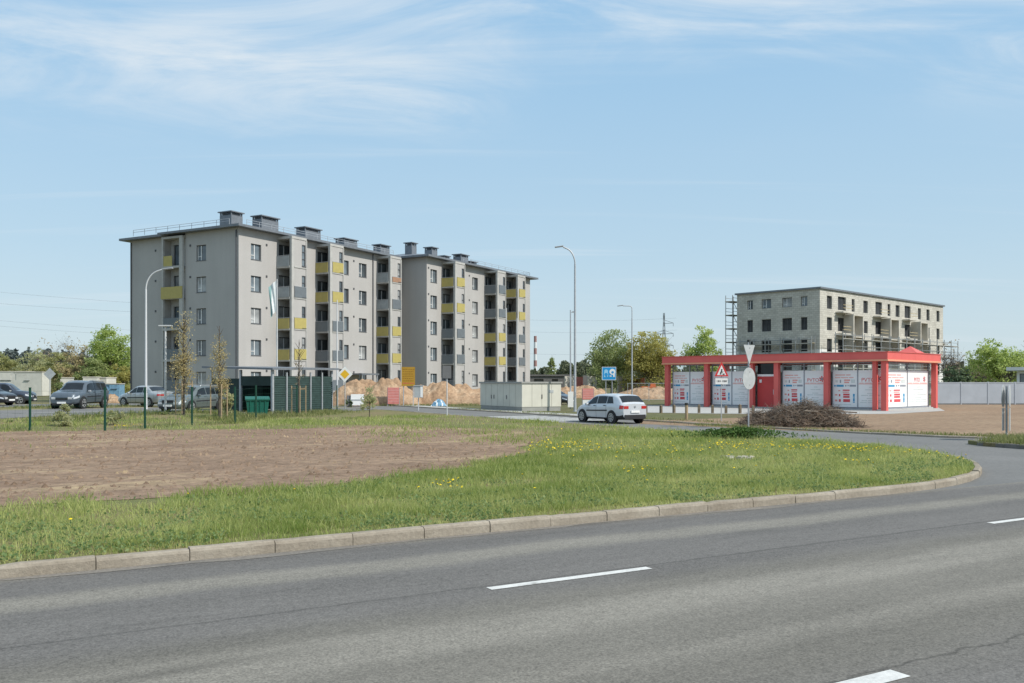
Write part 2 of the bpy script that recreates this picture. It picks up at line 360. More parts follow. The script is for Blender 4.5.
def asphalt():
    m, nt, b = nodes_of('road_asphalt'); L = nt.links.new; nn = nt.nodes.new
    b.inputs['Roughness'].default_value = .82; b.inputs['Specular IOR Level'].default_value = .25
    tc = nn('ShaderNodeTexCoord'); sp = nn('ShaderNodeSeparateXYZ'); L(tc.outputs['Object'], sp.inputs[0])
    def mp(sc):
        a = nn('ShaderNodeMapping'); a.inputs['Scale'].default_value = sc; L(tc.outputs['Object'], a.inputs[0]); return a.outputs[0]
    def noise(vec, sc, det, ro=.6):
        n = nn('ShaderNodeTexNoise'); n.inputs['Scale'].default_value = sc; n.inputs['Detail'].default_value = det; n.inputs['Roughness'].default_value = ro; L(vec, n.inputs['Vector']); return n.outputs['Fac']
    def mth(op, a, c=None, clamp=False):
        n = nn('ShaderNodeMath'); n.operation = op; n.use_clamp = clamp
        for i, x in enumerate((a, c)):
            if x is None: continue
            if isinstance(x, (int, float)): n.inputs[i].default_value = x
            else: L(x, n.inputs[i])
        return n.outputs[0]
    wob = noise(mp((.35,.35,1)), 1, 3); v = mth('ADD', sp.outputs[1], mth('MULTIPLY', mth('SUBTRACT', wob, .5), .5))
    # tone across the carriageway: wheel tracks dark, crown strips pale
    rp = nn('ShaderNodeValToRGB'); e = rp.color_ramp.elements; rp.color_ramp.interpolation = 'EASE'
    st = [(0,.165),(.30,.165),(.415,.170),(.455,.215),(.475,.180),(.515,.190),(.548,.245),(.572,.24),(.60,.172),(.66,.150),(.70,.162),(.765,.150),(.795,.228),(.815,.224),(.845,.150),(.875,.146),(.895,.150),(.915,.20)]
    while len(e) < len(st): e.new(.5)
    for i, (p, g) in enumerate(st): e[i].position = p; e[i].color = (g, g*(.945 if g < .17 else .935), g*(.875 if g < .17 else .80), 1)
    L(mth('DIVIDE', v, 12.0, True), rp.inputs['Fac'])
    streak = noise(mp((.10, 2.2, 1)), 1, 6); patch = noise(mp((.5,.9,1)), .8, 5); grain = noise(tc.outputs['Object'], 42, 3, .85); grain2 = noise(tc.outputs['Object'], 11, 5, .75)
    k = mth('ADD', .52, mth('MULTIPLY', streak, .42)); k = mth('ADD', k, mth('MULTIPLY', patch, .30)); k = mth('ADD', k, mth('MULTIPLY', mth('SUBTRACT', grain, .5), 1.9)); k = mth('ADD', k, mth('MULTIPLY', mth('SUBTRACT', grain2, .5), .7))
    # the paving joint beside the centre line and a crack near the far lane
    def line(vc, wd, dark, wv):
        jit = noise(mp((1.6, 1.6, 1)), 1.3, 4); d = mth('ABSOLUTE', mth('SUBTRACT', mth('ADD', sp.outputs[1], mth('MULTIPLY', mth('SUBTRACT', jit, .5), wv)), vc))
        return mth('SUBTRACT', 1, mth('MULTIPLY', mth('SUBTRACT', 1, mth('DIVIDE', d, wd), True), dark))
    fade = mth('MULTIPLY', mth('LESS_THAN', sp.outputs[0], 14.0), .9)
    k = mth('MULTIPLY', k, line(8.13, .04, .33, .12)); k = mth('MULTIPLY', k, line(4.33, .03, .42, .30))
    # tar strip
    tar = mth('MULTIPLY', mth('MULTIPLY', mth('SUBTRACT', 1, mth('MULTIPLY', mth('ABSOLUTE', mth('SUBTRACT', v, 6.85)), 5.0), True), mth('SUBTRACT', 1, mth('MULTIPLY', mth('SUBTRACT', sp.outputs[0], mth('MULTIPLY', grain2, 2.4)), .8), True)), .38)
    stain = noise(mp((.22, 1.1, 1)), 1.7, 4, .5); k = mth('MULTIPLY', k, mth('SUBTRACT', 1, mth('MULTIPLY', mth('SUBTRACT', stain, .58, True), 1.1)))
    k = mth('MULTIPLY', k, mth('SUBTRACT', 1, tar))
    mul = nn('ShaderNodeVectorMath'); mul.operation = 'SCALE'; L(rp.outputs['Color'], mul.inputs[0]); L(k, mul.inputs['Scale']); L(mul.outputs[0], b.inputs['Base Color'])
    bp = nn('ShaderNodeBump'); bp.inputs['Strength'].default_value = .35; bp.inputs['Distance'].default_value = .01; L(grain, bp.inputs['Height']); L(bp.outputs['Normal'], b.inputs['Normal'])
    return m
G_road = asphalt()

# ------------------------------------------------------------------ the setting
def flat(z): return lambda u, v: z
g = MB(); n = 24; ring = [(6000*math.cos(2*PI*i/n), 6000*math.sin(2*PI*i/n), 0) for i in range(n)]; g.quad(ring, G_base); go = g.build('ground'); go['kind'] = 'structure'
drape('main_road', [(-90,-7),(150,-7),(150,11),(-90,11)], flat(.006), G_road)
sr = drape('side_road', [(12,11.0),(60,11.0),(60,15),(40,16.3),(32.6,18.8),(31,21),(30.4,24.5),(30.2,30),(30.2,140),(23.9,140),(23.9,24),(12,22)], flat(.006), G_lot)
# the grassed plot with its rounded corner
RC = 9.4; UC, VC = 24-RC, 11+RC
arc = [(UC+(RC-.15)*math.sin(t), VC-(RC-.15)*math.cos(t)) for t in [PI/2*i/14 for i in range(15)]]
plot = [(-95, 11.14), (-20, 11.14)] + arc + [(23.86, 40), (23.86, 95), (-95, 95)]
rl = [x*.75+8 for x in range(0,12)]; vl = [44+.6*i for i in range(11)]+[76+1.4*i for i in range(11)]
plot_o = drape('grass_plot', plot, ZP, G_turf, [8]+rl, vl, .05)
P2 = lambda pts, z=.13: [uv(gp(x, y, z)) for x, y in pts]
soil_px = [(-260,431.5),(0,432),(120,430.5),(220,430),(290,429),(350,427),(400,426.5),(470,429),(530,432),(580,436),(545,441),(520,447),(530,452),(500,462),(470,468),(400,476),(370,481),(300,490),(200,497),(110,502),(0,505),(-300,514)]
soil = P2(soil_px)
def rough_poly(poly, amp, step=.6, seed=1):
    rg = random.Random(seed); out = []
    for i, a in enumerate(poly):
        b = poly[(i+1)%len(poly)]; d = math.dist(a, b); k = max(1, int(d/step))
        for j in range(k): t = j/k; out.append((a[0]+(b[0]-a[0])*t+rg.uniform(-amp, amp), a[1]+(b[1]-a[1])*t+rg.uniform(-amp, amp)))
    return out
soil_r = rough_poly(soil, .22); soil_r = [(u, min(v, 46.5)) for u, v in soil_r]
soil_o = drape('bare_soil', soil_r, lambda u, v: ZP(u, v)+.010, G_soil, rl, vl)
lot = [(-95,47.3),(0,48.2),(9.5,53),(20,57.6),(23.5,60),(23.5,66),(9,62),(-2,60),(-95,58)]
drape('car_park', lot, lambda u, v: ZP(u, v)+.014, G_lot, [8]+rl, vl)
drape('parking_road', [(-95,66.5),(-2,67.5),(9,70),(23.5,73),(23.5,79),(9,76),(-95,74.5)], lambda u, v: ZP(u, v)+.014, G_lot, [8]+rl, vl)
drape('kerb_line', [(-95,58.02),(-2,60.02),(9,62.02),(23.5,66.02),(23.5,66.35),(9,62.35),(-2,60.35),(-95,58.35)], lambda u, v: ZP(u, v)+.03, G_pave, [8]+rl, vl)
# kerbs: metre-long stones
def kerb(name, path, hgt, wd, closed=False, seed=3, every=1.0, mat=G_kerb):
    rg = random.Random(seed); mb = MB(); P = [Vector((*p, 0)) for p in path]; acc = [0]
    for i in range(1, len(P)): acc.append(acc[-1]+(P[i]-P[i-1]).length)
    def pt(s):
        for i in range(1, len(P)):
            if s <= acc[i] or i == len(P)-1: return P[i-1].lerp(P[i], (s-acc[i-1])/max(1e-6, acc[i]-acc[i-1]))
    s = 0; k = mb.mi(mat)
    while s < acc[-1]-.2:
        e = min(s+every, acc[-1]); a = pt(s+.005); b = pt(e-.005); t = (b-a).normalized(); nr = Vector((-t.y, t.x, 0))
        dz = rg.uniform(-.008, .008); dn = rg.uniform(-.004, .004); h = hgt+dz
        if rg.random() < .07: h -= .02
        sec = [(0,-.02),(0,h*.72),(.012,h*.90),(.034,h),(wd-.015,h),(wd,h-.015),(wd,-.02)]
        n0 = len(mb.v); tw = rg.uniform(-.006,.006); chip = rg.uniform(0,.03) if rg.random() < .25 else 0
        m_ = 5
        for q in range(m_):
            f = q/(m_-1); p = a.lerp(b, f)
            for (o_, z_) in sec:
                zz_ = z_ - (chip if (q == 0 and z_ > h*.8) else 0)+rg.uniform(-.003,.003)*(z_ > 0); w_ = p+nr*(o_+dn+tw*(f-.5)); mb.v.append((w_.x, w_.y, zz_))
        K = len(sec)
        for q in range(m_-1):
            for j in range(K-1):
                mb.f.append((n0+q*K+j, n0+(q+1)*K+j, n0+(q+1)*K+j+1, n0+q*K+j+1)); mb.m.append(k)
        mb.f.append(tuple(n0+j for j in range(K))); mb.m.append(k); mb.f.append(tuple(n0+(m_-1)*K+j for j in reversed(range(K)))); mb.m.append(k)
        s += every
    o = mb.build(name, rz=ROT); o['kind'] = 'structure'; return o
kp = [(-40,11.0),(UC,11.0)]+[(UC+RC*math.sin(t), VC-RC*math.cos(t)) for t in [PI/2*i/14 for i in range(1,15)]]+[(24,95)]
kerb('kerb', kp, .155, .15)
kerb('far_kerb', [(30.2,140),(30.2,30),(30.4,24.5),(31,21),(32.6,18.8),(40,16.3),(60,15)], .09, .15, seed=5)
# gutter dust along the kerb
gutter = groundmat('gutter_dust', [(.35,(.17,.16,.145)),(.65,(.24,.215,.185))], .9, 20, .3, finevar=.25)
gpts = [(-40+.5*i, 10.995) for i in range(110)]; rg = random.Random(4)
drape('gutter', gpts+[(u, 10.995-.10-.12*rg.random()**2-.05*math.sin(u*.7)) for u, _ in reversed(gpts)], flat(.010), gutter)
# corner island on the right of the side road
isl = [(27.9,12.6),(27.8,15.5),(27.95,17.6),(28.5,18.6),(30,18.6),(37,15.8),(60,13.2),(60,11.9),(30,11.6),(28.4,11.8)]
drape('corner_island', isl, flat(.13), G_turf, skirt=.02)
kerb('island_kerb', [(60,13.25),(37,15.85),(30,18.65),(28.5,18.65),(27.9,17.6),(27.75,15.5),(27.85,12.6),(28.4,11.7),(30,11.5),(60,11.8)], .14, .13, seed=9, mat=pm('old_kerb',(.15,.14,.125),.9,.25,3,.3))
# right-hand ground
drape('dirt_field', [uv(gp(x,y)) for x,y in ((862,433.6),(950,437.4),(1024,439.3),(1300,444),(1500,404),(935,404.5),(880,410),(800,416),(640,421),(640,424))], flat(.008), G_dirt)
drape('pavement', [uv(gp(x,y)) for x,y in ((635,412.5),(700,413.6),(790,414.5),(890,414),(945,411),(935,406),(640,405.5))], flat(.013), G_pave)
drape('sidewalk', [(30.4,42.5),(30.4,130),(32.4,130),(32.4,42.5)], flat(.05), G_pave, skirt=.02)
# markings
mk = groundmat('road_paint', [(.30,(.30,.30,.285)),(.42,(.55,.55,.53)),(.7,(.64,.64,.61))], 3.0, 25, .15, finevar=.15)
mb = MB(); k = 0
for i in range(-5, 14):
    u0 = 4.35+8.45*i; mb.quad([(u0,7.94,.011),(u0+2.05,7.94,.011),(u0+2.05,8.06,.011),(u0,8.06,.011)], mk)
for u0 in (3.3,): mb.quad([(u0,4.12,.011),(u0+2.35,4.12,.011),(u0+2.35,4.29,.011),(u0,4.29,.011)], mk)
for u0 in (-5.2, 11.8, 20.3, 28.7): mb.quad([(u0,4.12,.011),(u0+2.35,4.12,.011),(u0+2.35,4.29,.011),(u0,4.29,.011)], mk)
for i in range(7): mb.quad([(25.1,40.2+i*1.15,.011),(29.2,40.2+i*1.15,.011),(29.2,40.75+i*1.15,.011),(25.1,40.75+i*1.15,.011)], mk)
o = mb.build('road_markings', rz=ROT); o['kind'] = 'structure'
# lot marking line
drape('lot_marking', [(-95,52.6),(0,53.4),(6,55.2),(6,55.6),(0,53.8),(-95,53.0)], lambda u, v: ZP(u,v)+.022, G_pave, [8]+rl, vl)
# ------------------------------------------------------------------ windows and doors
WC = {}
def window_meshes(w, h, style):
    key = (w, h, style)
    if key in WC: return WC[key]
    a = MB(); t = .07; fm = M['whiteframe'] if style == 'white' else M['frame']
    for x in (-w/2+t/2, w/2-t/2): a.box((x, .0, 0), (t, .08, h), fm)
    for z in (-h/2+t/2, h/2-t/2): a.box((0, 0, z), (w-2*t, .078, t), fm)
    if style == 'door':
        a.box((0, 0, 0), (.06, .074, h-2*t), M['whiteframe'])
    elif style == 'strip':
        for z in (-h/6, h/6): a.box((0, 0, z), (w-2*t, .074, .07), fm)
    elif style in ('plain', 'raw'):
        a.box((w*.0, 0, 0), (.06, .074, h-2*t), fm)
    else:
        a.box((-w*.08, 0, 0), (.075, .074, h-2*t), M['whiteframe']); a.box((-w*.29, -.002, -h*.22), (w*.36, .074, .05), M['whiteframe'])
        a.box((-w*.5+t+.03, -.003, 0), (.05, .07, h-2*t-.01), M['whiteframe'])
    a.box((0, -.10, -h/2-.02), (w+.06, .20, .03), M['roofm'])
    fr = a.mesh('window')
    panes = []
    for pmat in PANES:
        p = MB(); p.quad([(-w/2+t,.02,-h/2+t),(w/2-t,.02,-h/2+t),(w/2-t,.02,h/2-t),(-w/2+t,.02,h/2-t)], pmat); panes.append(p.mesh('pane'))
    WC[key] = (fr, panes); return WC[key]
WR = random.Random(11)
def window(parent, x, y, z, w, h, rz=0, style='std', name='window'):
    fr, panes = window_meshes(w, h, style); o = obj(name, fr, parent, (x, y, z), rz)
    if style == 'raw': pp = MB(); pp.quad([(-w/2+.07,.02,-h/2+.07),(w/2-.07,.02,-h/2+.07),(w/2-.07,.02,h/2-.07),(-w/2+.07,.02,h/2-.07)], OPENING_SHADE); obj('pane', pp.mesh('pane'), o); return o  # no glass here: shade of the open hole put into a dark sheet
    obj('pane', WR.choices(panes, {'plain': (8,2,0), 'door': (2,4,4)}.get(style, (4,3,3)))[0], o); return o  # doors favour paler panes: bright reflections put into the glass colour

# ------------------------------------------------------------------ the finished apartment building
AB = Vector((.488, .873, 0)); arz = math.atan2(.873, .488)
flats = thing('apartment_building', 'long five-storey grey apartment building with yellow and dark balconies and a dark roof', 'building', (-25.3, 83.3, 0), arz)
FL = [14.40, 11.38, 8.36, 5.34, 2.32]        # window centre heights (top floor first) above ground
FZ = [13.35, 10.33, 7.31, 4.29, 1.27]          # floor levels
WH = 16.42
W1 = MB(); rm = M['render']
def facade(mb, ox, oy, L_, wins, bays):
    # front facade along local x at y = oy, looking out along -y
    holes = [(x-.66, x+.66, z-.75, z+.75) for x in wins for z in FL]
    for bx in bays: holes += [(bx+.25, bx+1.9, z-1.05, z+1.15) for z in FL]
    mb.panel((ox, oy, 0), (1,0,0), (0,-1,0), L_, WH, holes, .22, rm)
    for x in wins:
        for z in FL: window(flats, ox+x, oy+.16, z, 1.32, 1.5)
    for bx in bays:
        for z in FL: window(flats, ox+bx+1.075, oy+.16, z+.05, 1.65, 2.2, 0, 'door', 'balcony_door')
B1x = [4.96, 10.54, 20.65]; B2x = [3.09, 12.9, 18.2]
facade(W1, 0, 0, 25, [2.19, 15.1, 18.16], B1x)
facade(W1, 25, -3.8, 25.2, [1.43, 10.6, 7.2], B2x)
# near gable: flush part, set-back part
gh = [(4.93-.66, 4.93+.66, z-.75, z+.75) for z in FL]
W1.panel((0, 0, 0), (0,1,0), (-1,0,0), 7.1, WH, gh, .22, rm)
W1.panel((.65, 7.1, 0), (0,1,0), (-1,0,0), 8.8, WH, [(.9, 2.4, z-1.05, z+1.15) for z in FL], .22, rm)
W1.quad([(0,7.1,0),(0,7.1,WH),(.65,7.1,WH),(.65,7.1,0)], rm)
for z in FL:
    window(flats, .16, 4.93, z, 1.32, 1.5, -PI/2)
    window(flats, .81, 7.1+1.65, z+.05, 1.5, 2.2, -PI/2, 'door', 'balcony_door')
W1.quad([(25,-3.8,0),(25,-3.8,WH),(25,0,WH),(25,0,0)], rm)              # stepped gable of the far half
W1.quad([(50.2,-3.8,0),(50.2,11.2,0),(50.2,11.2,WH),(50.2,-3.8,WH)], rm)
W1.quad([(.65,15.9,0),(.65,15.9,WH),(50.2,15.9,WH),(50.2,15.9,0)], rm); W1.quad([(50.2,11.2,0),(50.2,15.9,0),(50.2,15.9,WH),(50.2,11.2,WH)], rm)
W1.build('wall', flats)
pl = MB()
pl.b2((-.03,-.03,0), (25.0,0-.001,.85), M['plinth']); pl.b2((-.03,.0,0), (-.001,7.1,.85), M['plinth']); pl.b2((.62,7.1,0), (.649,15.9,.85), M['plinth']); pl.b2((24.97,-3.83,0), (50.2,-3.801,.85), M['plinth']); pl.b2((24.97,-3.8,0), (24.999,-.03,.85), M['plinth'])
pl.build('plinth', flats)
# roof: low hip over each half, deep dark eaves
def hip(mb, x0, y0, x1, y1, ez, rise, fas):
    mb.quad([(x0,y0,ez),(x1,y0,ez),(x1,y1,ez),(x0,y1,ez)][::-1], M['roofm'])
    e = ez+fas
    for a, b in (((x0,y0),(x1,y0)),((x1,y0),(x1,y1)),((x1,y1),(x0,y1)),((x0,y1),(x0,y0))):
        mb.quad([(a[0],a[1],ez),(b[0],b[1],ez),(b[0],b[1],e),(a[0],a[1],e)], M['roofm'])
    d = (y1-y0)/2; ym = (y0+y1)/2; r0, r1 = (x0+d*.8, ym, e+rise), (x1-d*.8, ym, e+rise)
    mb.quad([(x0,y0,e),(x1,y0,e),r1,r0], M['roofm']); mb.quad([(x1,y1,e),(x0,y1,e),r0,r1], M['roofm'])
    mb.quad([(x0,y1,e),(x0,y0,e),r0], M['roofm']); mb.quad([(x1,y0,e),(x1,y1,e),r1], M['roofm'])
r1 = MB(); hip(r1, -.08, -.75, 25.6, 16.7, WH+.004, 1.4, .22); r1.b2((-.72,-.746,WH+.008), (-.083,10.2,WH+.22), M['roofm']); r1.build('roof', flats)
r2 = MB(); hip(r2, 24.2, -4.6, 51.2, 11.9, WH+.008, 1.4, .22); r2.build('roof', flats)
# roof rails (snow guards)
def rail(pts, name='roof_rail'):
    mb = MB(); n = len(pts)
    for i in range(n-1):
        a, b = Vector(pts[i]), Vector(pts[i+1]); d = (b-a).length; k = int(d/1.6)
        for z in (.28, .5): mb.tube([a+Vector((0,0,z)), b+Vector((0,0,z))], .022, M['galv'], 5)
        for j in range(k+1):
            p = a.lerp(b, j/max(1,k)); mb.tube([p-Vector((0,0,.1)), p+Vector((0,0,.5))], .025, M['galv'], 5)
    return mb.build(name, flats)
rail([(0,14.6,WH+.42),(0,1.2,WH+.42)]); rail([(1.2,.2,WH+.42),(24,.2,WH+.42)]); rail([(33,-3.7,WH+.42),(50.3,-3.7,WH+.42)]); rail([(50.3,-3.7,WH+.42),(50.3,8,WH+.42)])
for cx, cy, w_, d_, top in ((4.5,5.7,1.5,1.6,19.15),(8.5,5,2.4,1.3,19.25),(15,5,2.5,1.3,19.05),(21.4,5,2.3,1.3,18.75),(27,4.2,1.8,1.1,18.75),(28.3,.8,1.0,1.0,18.95),(32.6,.8,1.2,1.1,18.95),(37.6,2.2,1.2,1.0,18.6),(39.5,.8,1.8,1.2,18.9),(42.6,1.2,1.5,1.0,18.4)):
    c = MB(); c.box((cx,cy,(16.6+top-.5)/2), (w_,d_,top-.5-16.6), M['roofm']); 
    for sx in (-1,1):
        for sy in (-1,1): c.box((cx+sx*(w_/2-.06), cy+sy*(d_/2-.06), top-.36), (.1,.1,.3), M['roofm'])
    for z in (top-.45, top-.35, top-.25): c.box((cx,cy,z), (w_-.1,d_-.1,.03), M['roofm'])
    c.box((cx,cy,top-.15), (w_+.3,d_+.3,.10), M['roofm']); c.build('chimney', flats)
for x, y in ((19.9,-.07),(-.07+24.85,-.08),(38.9,-3.87),(-.08,.25),(.57,15.7)):
    c = MB(); c.tube([(x,y,.2),(x,y,WH-.25),(x+(.3 if x<1 else 0),y-.0,WH-.02)], .06, M['pipe'], 8); c.build('downpipe', flats)
vg = MB(); vg.box((0,0,0), (.2,.04,.2), M['frame']); vgm = vg.mesh('vent_grille')
for x, y, rz in [(0,3.2,0)]:
    pass
for z in FL:
    for px_, py_ in ((3.55,-.02),(13.4,-.02),(16.6,-.02),(25+.35,-3.82),(25+9.2,-3.82)): obj('vent_grille', vgm, flats, (px_,py_,z+.85))
    for px_, py_ in ((-.02,6.4),(.63,12.1)): obj('vent_grille', vgm, flats, (px_,py_,z+.8), -PI/2)
# projecting balcony bays: front wall with a glazed strip, open near side with guard
def bay(ox, oy, w_, d_, gs, gf, side=1):
    y0 = oy-d_
    bw = MB()
    bw.b2((ox, y0, .0), (ox+.34, y0+.26, WH-.45), M['slab'])                               # corner pier
    bw.panel((ox+.34, y0+.02, 0), (1,0,0), (0,-1,0), w_-.34, WH-.45, [(w_-.34-.62, w_-.34-.1, z-1.0, z+1.12) for z in FL], .10, rm)
    bw.quad([(ox+w_, y0+.02, 0), (ox+w_, oy, 0), (ox+w_, oy, WH-.45), (ox+w_, y0+.02, WH-.45)], rm)
    bw.quad([(ox+.34, y0+.14, 0), (ox+w_, y0+.14, 0), (ox+w_, y0+.14, WH-.45), (ox+.34, y0+.14, WH-.45)], M['inner'])
    bw.b2((ox-.02, y0-.03, WH-.45), (ox+w_+.02, oy, WH-.22), M['slab'])
    bw.b2((ox+w_-.06, y0-.05, 0), (ox+w_+.06, y0+.018, WH-.452), M['slab'])
    bw.build('balcony_bay', flats)
    for k, z in enumerate(FL):
        window(flats, ox+w_-.36, y0+.08, z+.06, .52, 2.1, 0, 'strip', 'strip_window')
        s = MB(); s.b2((ox-.04, y0+.262, FZ[k]-.2), (ox+w_-.01, oy-.004, FZ[k]), M['slab']); s.b2((ox+.342, y0-.04, FZ[k]-.16), (ox+w_-.062, y0+.018, FZ[k]-.02), M['slab'])
        b = s.build('balcony', flats)
        gmat = {'y': M['yellow'], 'g': M['greyguard'], 'w': M['glassguard'], 'o': M['orange']}
        if gs[k] != '-':
            q = MB(); q.box((ox-.06, (y0+.27+oy)/2, FZ[k]+.45), (.04, d_-.3, 1.0), gmat[gs[k]]); q.box((ox-.06, (y0+.27+oy)/2, FZ[k]+1.0), (.06, d_-.28, .04), M['galv']); q.build('guard_panel', b)
        if gf[k] != '-':
            q = MB(); hh = .55 if gf[k] == 'o' else 1.05
            q.box((ox+(w_+.28)/2, y0-.05, FZ[k]+hh/2-.03), (w_-.40, .04, hh), gmat[gf[k]]); q.box((ox+(w_+.28)/2, y0-.05, FZ[k]+hh), (w_-.38, .06, .03), M['galv']); q.build('guard_panel', b)
bay(4.96, 0, 2.05, 1.9, 'wwyyg', '-gyy-'); bay(10.54, 0, 2.05, 1.9, 'yyggg', 'yyggg'); bay(20.65, 0, 2.0, 1.9, 'wwyy-', 'ogyy-')
bay(28.09, -3.8, 2.05, 1.9, 'yyggg', 'yygg-'); bay(37.9, -3.8, 2.05, 1.9, 'ggyyg', 'ggyy-'); bay(43.2, -3.8, 2.05, 1.9, 'yyggg', 'yygg-')
# gable balcony stack
gb = MB(); gb.b2((-.32, 7.12, 0), (-.1, 7.6, WH-.4), M['slab']); gb.b2((-.32, 9.85, 0), (-.1, 10.05, WH-.4), M['slab']); gb.b2((-.34, 7.12, WH-.4), (.65, 10.08, WH-.2), M['slab']); gb.b2((-.1, 9.9, 0), (.64, 10.0, WH-.4), M['inner'])
gb.build('balcony_bay', flats)
for k in range(5):
    s = MB(); s.b2((-.33, 7.6, FZ[k]-.2), (.64, 9.85, FZ[k]), M['slab']); b = s.build('balcony', flats)
    q = MB(); gmat = M['yellow'] if k < 2 else M['greyguard']
    if k == 0: q.box((-.3, 9.2, FZ[k]+.5), (.04, 1.2, 1.0), gmat)
    elif k == 1: q.box((-.37, 8.62, FZ[k]+.42), (.04, 2.95, 1.15), gmat); q.box((-.335, 7.14, FZ[k]+.42), (.07, .03, 1.15), gmat)
    else: q.box((-.3, 8.72, FZ[k]+.5), (.04, 2.2, 1.0), gmat)
    q.build('guard_panel', b)
en = MB(); en.box((17.0,-1.0,2.95), (3.0,2.0,.16), M['roofm']); en.tube([(15.7,-1.9,0),(15.7,-1.9,2.87)], .05, M['galv'], 8); en.tube([(18.3,-1.9,0),(18.3,-1.9,2.87)], .05, M['galv'], 8); en.build('entrance_canopy', flats)

# ------------------------------------------------------------------ the unfinished block building
ux = Vector((.7215,.692,0)); urz = math.atan2(.692,.7215)
unf = thing('unfinished_building', 'bare cream block building still without windows, scaffolding at its left end', 'building', (43.1,126,0), urz)
def fx(px, o=0.0):
    k = (px-CX)/F; return (k*126-43.1)/(.7215-k*.692)
def fy(px):
    k = (px-CX)/F; return (43.1-k*126)/(.692+k*.7215)
UH = 15.2; U = MB(); UF = [13.5, 10.45, 7.4, 4.35, 1.3]
bm_ = pm('cream_blockwork', (.40,.375,.32), .95, .12, 1.4, .3)
def blockmat():
    m, nt, b = nodes_of('blockwork'); L = nt.links.new; nn = nt.nodes.new
    tc = nn('ShaderNodeTexCoord'); ge = nn('ShaderNodeSeparateXYZ'); L(tc.outputs['Object'], ge.inputs[0])
    ad = nn('ShaderNodeMath'); ad.operation = 'ADD'; L(ge.outputs[0], ad.inputs[0]); L(ge.outputs[1], ad.inputs[1])
    cm = nn('ShaderNodeCombineXYZ'); L(ad.outputs[0], cm.inputs[0]); L(ge.outputs[2], cm.inputs[1])
    br = nn('ShaderNodeTexBrick'); br.inputs['Scale'].default_value = 1; br.inputs['Brick Width'].default_value = .62; br.inputs['Row Height'].default_value = .30; br.inputs['Mortar Size'].default_value = .02; br.inputs['Bias'].default_value = .1
    br.inputs['Color1'].default_value = (.44,.42,.37,1); br.inputs['Color2'].default_value = (.55,.53,.47,1); br.inputs['Mortar'].default_value = (.34,.32,.28,1); L(cm.outputs[0], br.inputs['Vector'])
    n = nn('ShaderNodeTexNoise'); n.inputs['Scale'].default_value = .6; n.inputs['Detail'].default_value = 6; L(tc.outputs['Object'], n.inputs['Vector'])
    mr = nn('ShaderNodeMapRange'); mr.inputs[3].default_value = .7; mr.inputs[4].default_value = 1.25; L(n.outputs['Fac'], mr.inputs[0])
    mu = nn('ShaderNodeVectorMath'); mu.operation = 'SCALE'; L(br.outputs['Color'], mu.inputs[0]); L(mr.outputs[0], mu.inputs['Scale']); L(mu.outputs[0], b.inputs['Base Color']); b.inputs['Roughness'].default_value = .95
    return m
BK = blockmat()
cols_px = [(829.5,1.5),(842,2.5),(853.2,.95),(865.6,1.5),(878.7,2.3),(889,1.0),(897.6,1.5),(907.6,2.3),(919.4,1.2),(928,1.3),(938,1.3)]
hol = []
for px, w_ in cols_px:
    x = fx(px)
    for k, z in enumerate(UF):
        if k == 4: continue
        hol.append((x-w_/2, x+w_/2, z-1.0, z+.85 if w_ < 2 else z+.95, w_))
gxs = [(fy(750),.95),(fy(766.3),1.55),(fy(787),1.55),(fy(804),1.0)]
gol = [(y-w_/2, y+w_/2, z-(.95 if k else .6), z+(.85 if k else .75), w_) for y, w_ in gxs for k, z in enumerate(UF[:4])]
zs = 6.7                                                        # white insulated lower storeys
for z0, z1, mt in ((0, zs, M['insul']), (zs, UH, BK)):
    c = lambda hs: [(a, b, max(c_, z0)-z0, min(d, z1)-z0) for a, b, c_, d, _ in hs if d > z0 and c_ < z1]
    U.panel((0,0,z0), (1,0,0), (0,-1,0), 44.2, z1-z0, c(hol), .32, mt, BK)
    U.panel((0,0,z0), (0,1,0), (-1,0,0), 13.3, z1-z0, c(gol), .32, mt, BK)
U.quad([(44.2,0,0),(44.2,13.3,0),(44.2,13.3,UH),(44.2,0,UH)], BK); U.quad([(0,13.3,0),(0,13.3,UH),(44.2,13.3,UH),(44.2,13.3,0)], BK)
U.build('wall', unf)
rr = MB(); rr.b2((-.25,-.25,UH), (44.45,13.55,UH+.24), M['roofm']); rr.build('roof_edge', unf)
ii = MB(); ii.b2((.5,.5,.1), (43.7,12.8,UH-.1), M['dark']); ii.build('dark_inside', unf)  # black box standing in for the unlit interior
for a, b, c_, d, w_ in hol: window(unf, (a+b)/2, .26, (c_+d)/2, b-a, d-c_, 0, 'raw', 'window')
for a, b, c_, d, w_ in gol: window(unf, .26, (a+b)/2, (c_+d)/2, b-a, d-c_, -PI/2, 'std' if c_ > 12 else 'raw', 'window')
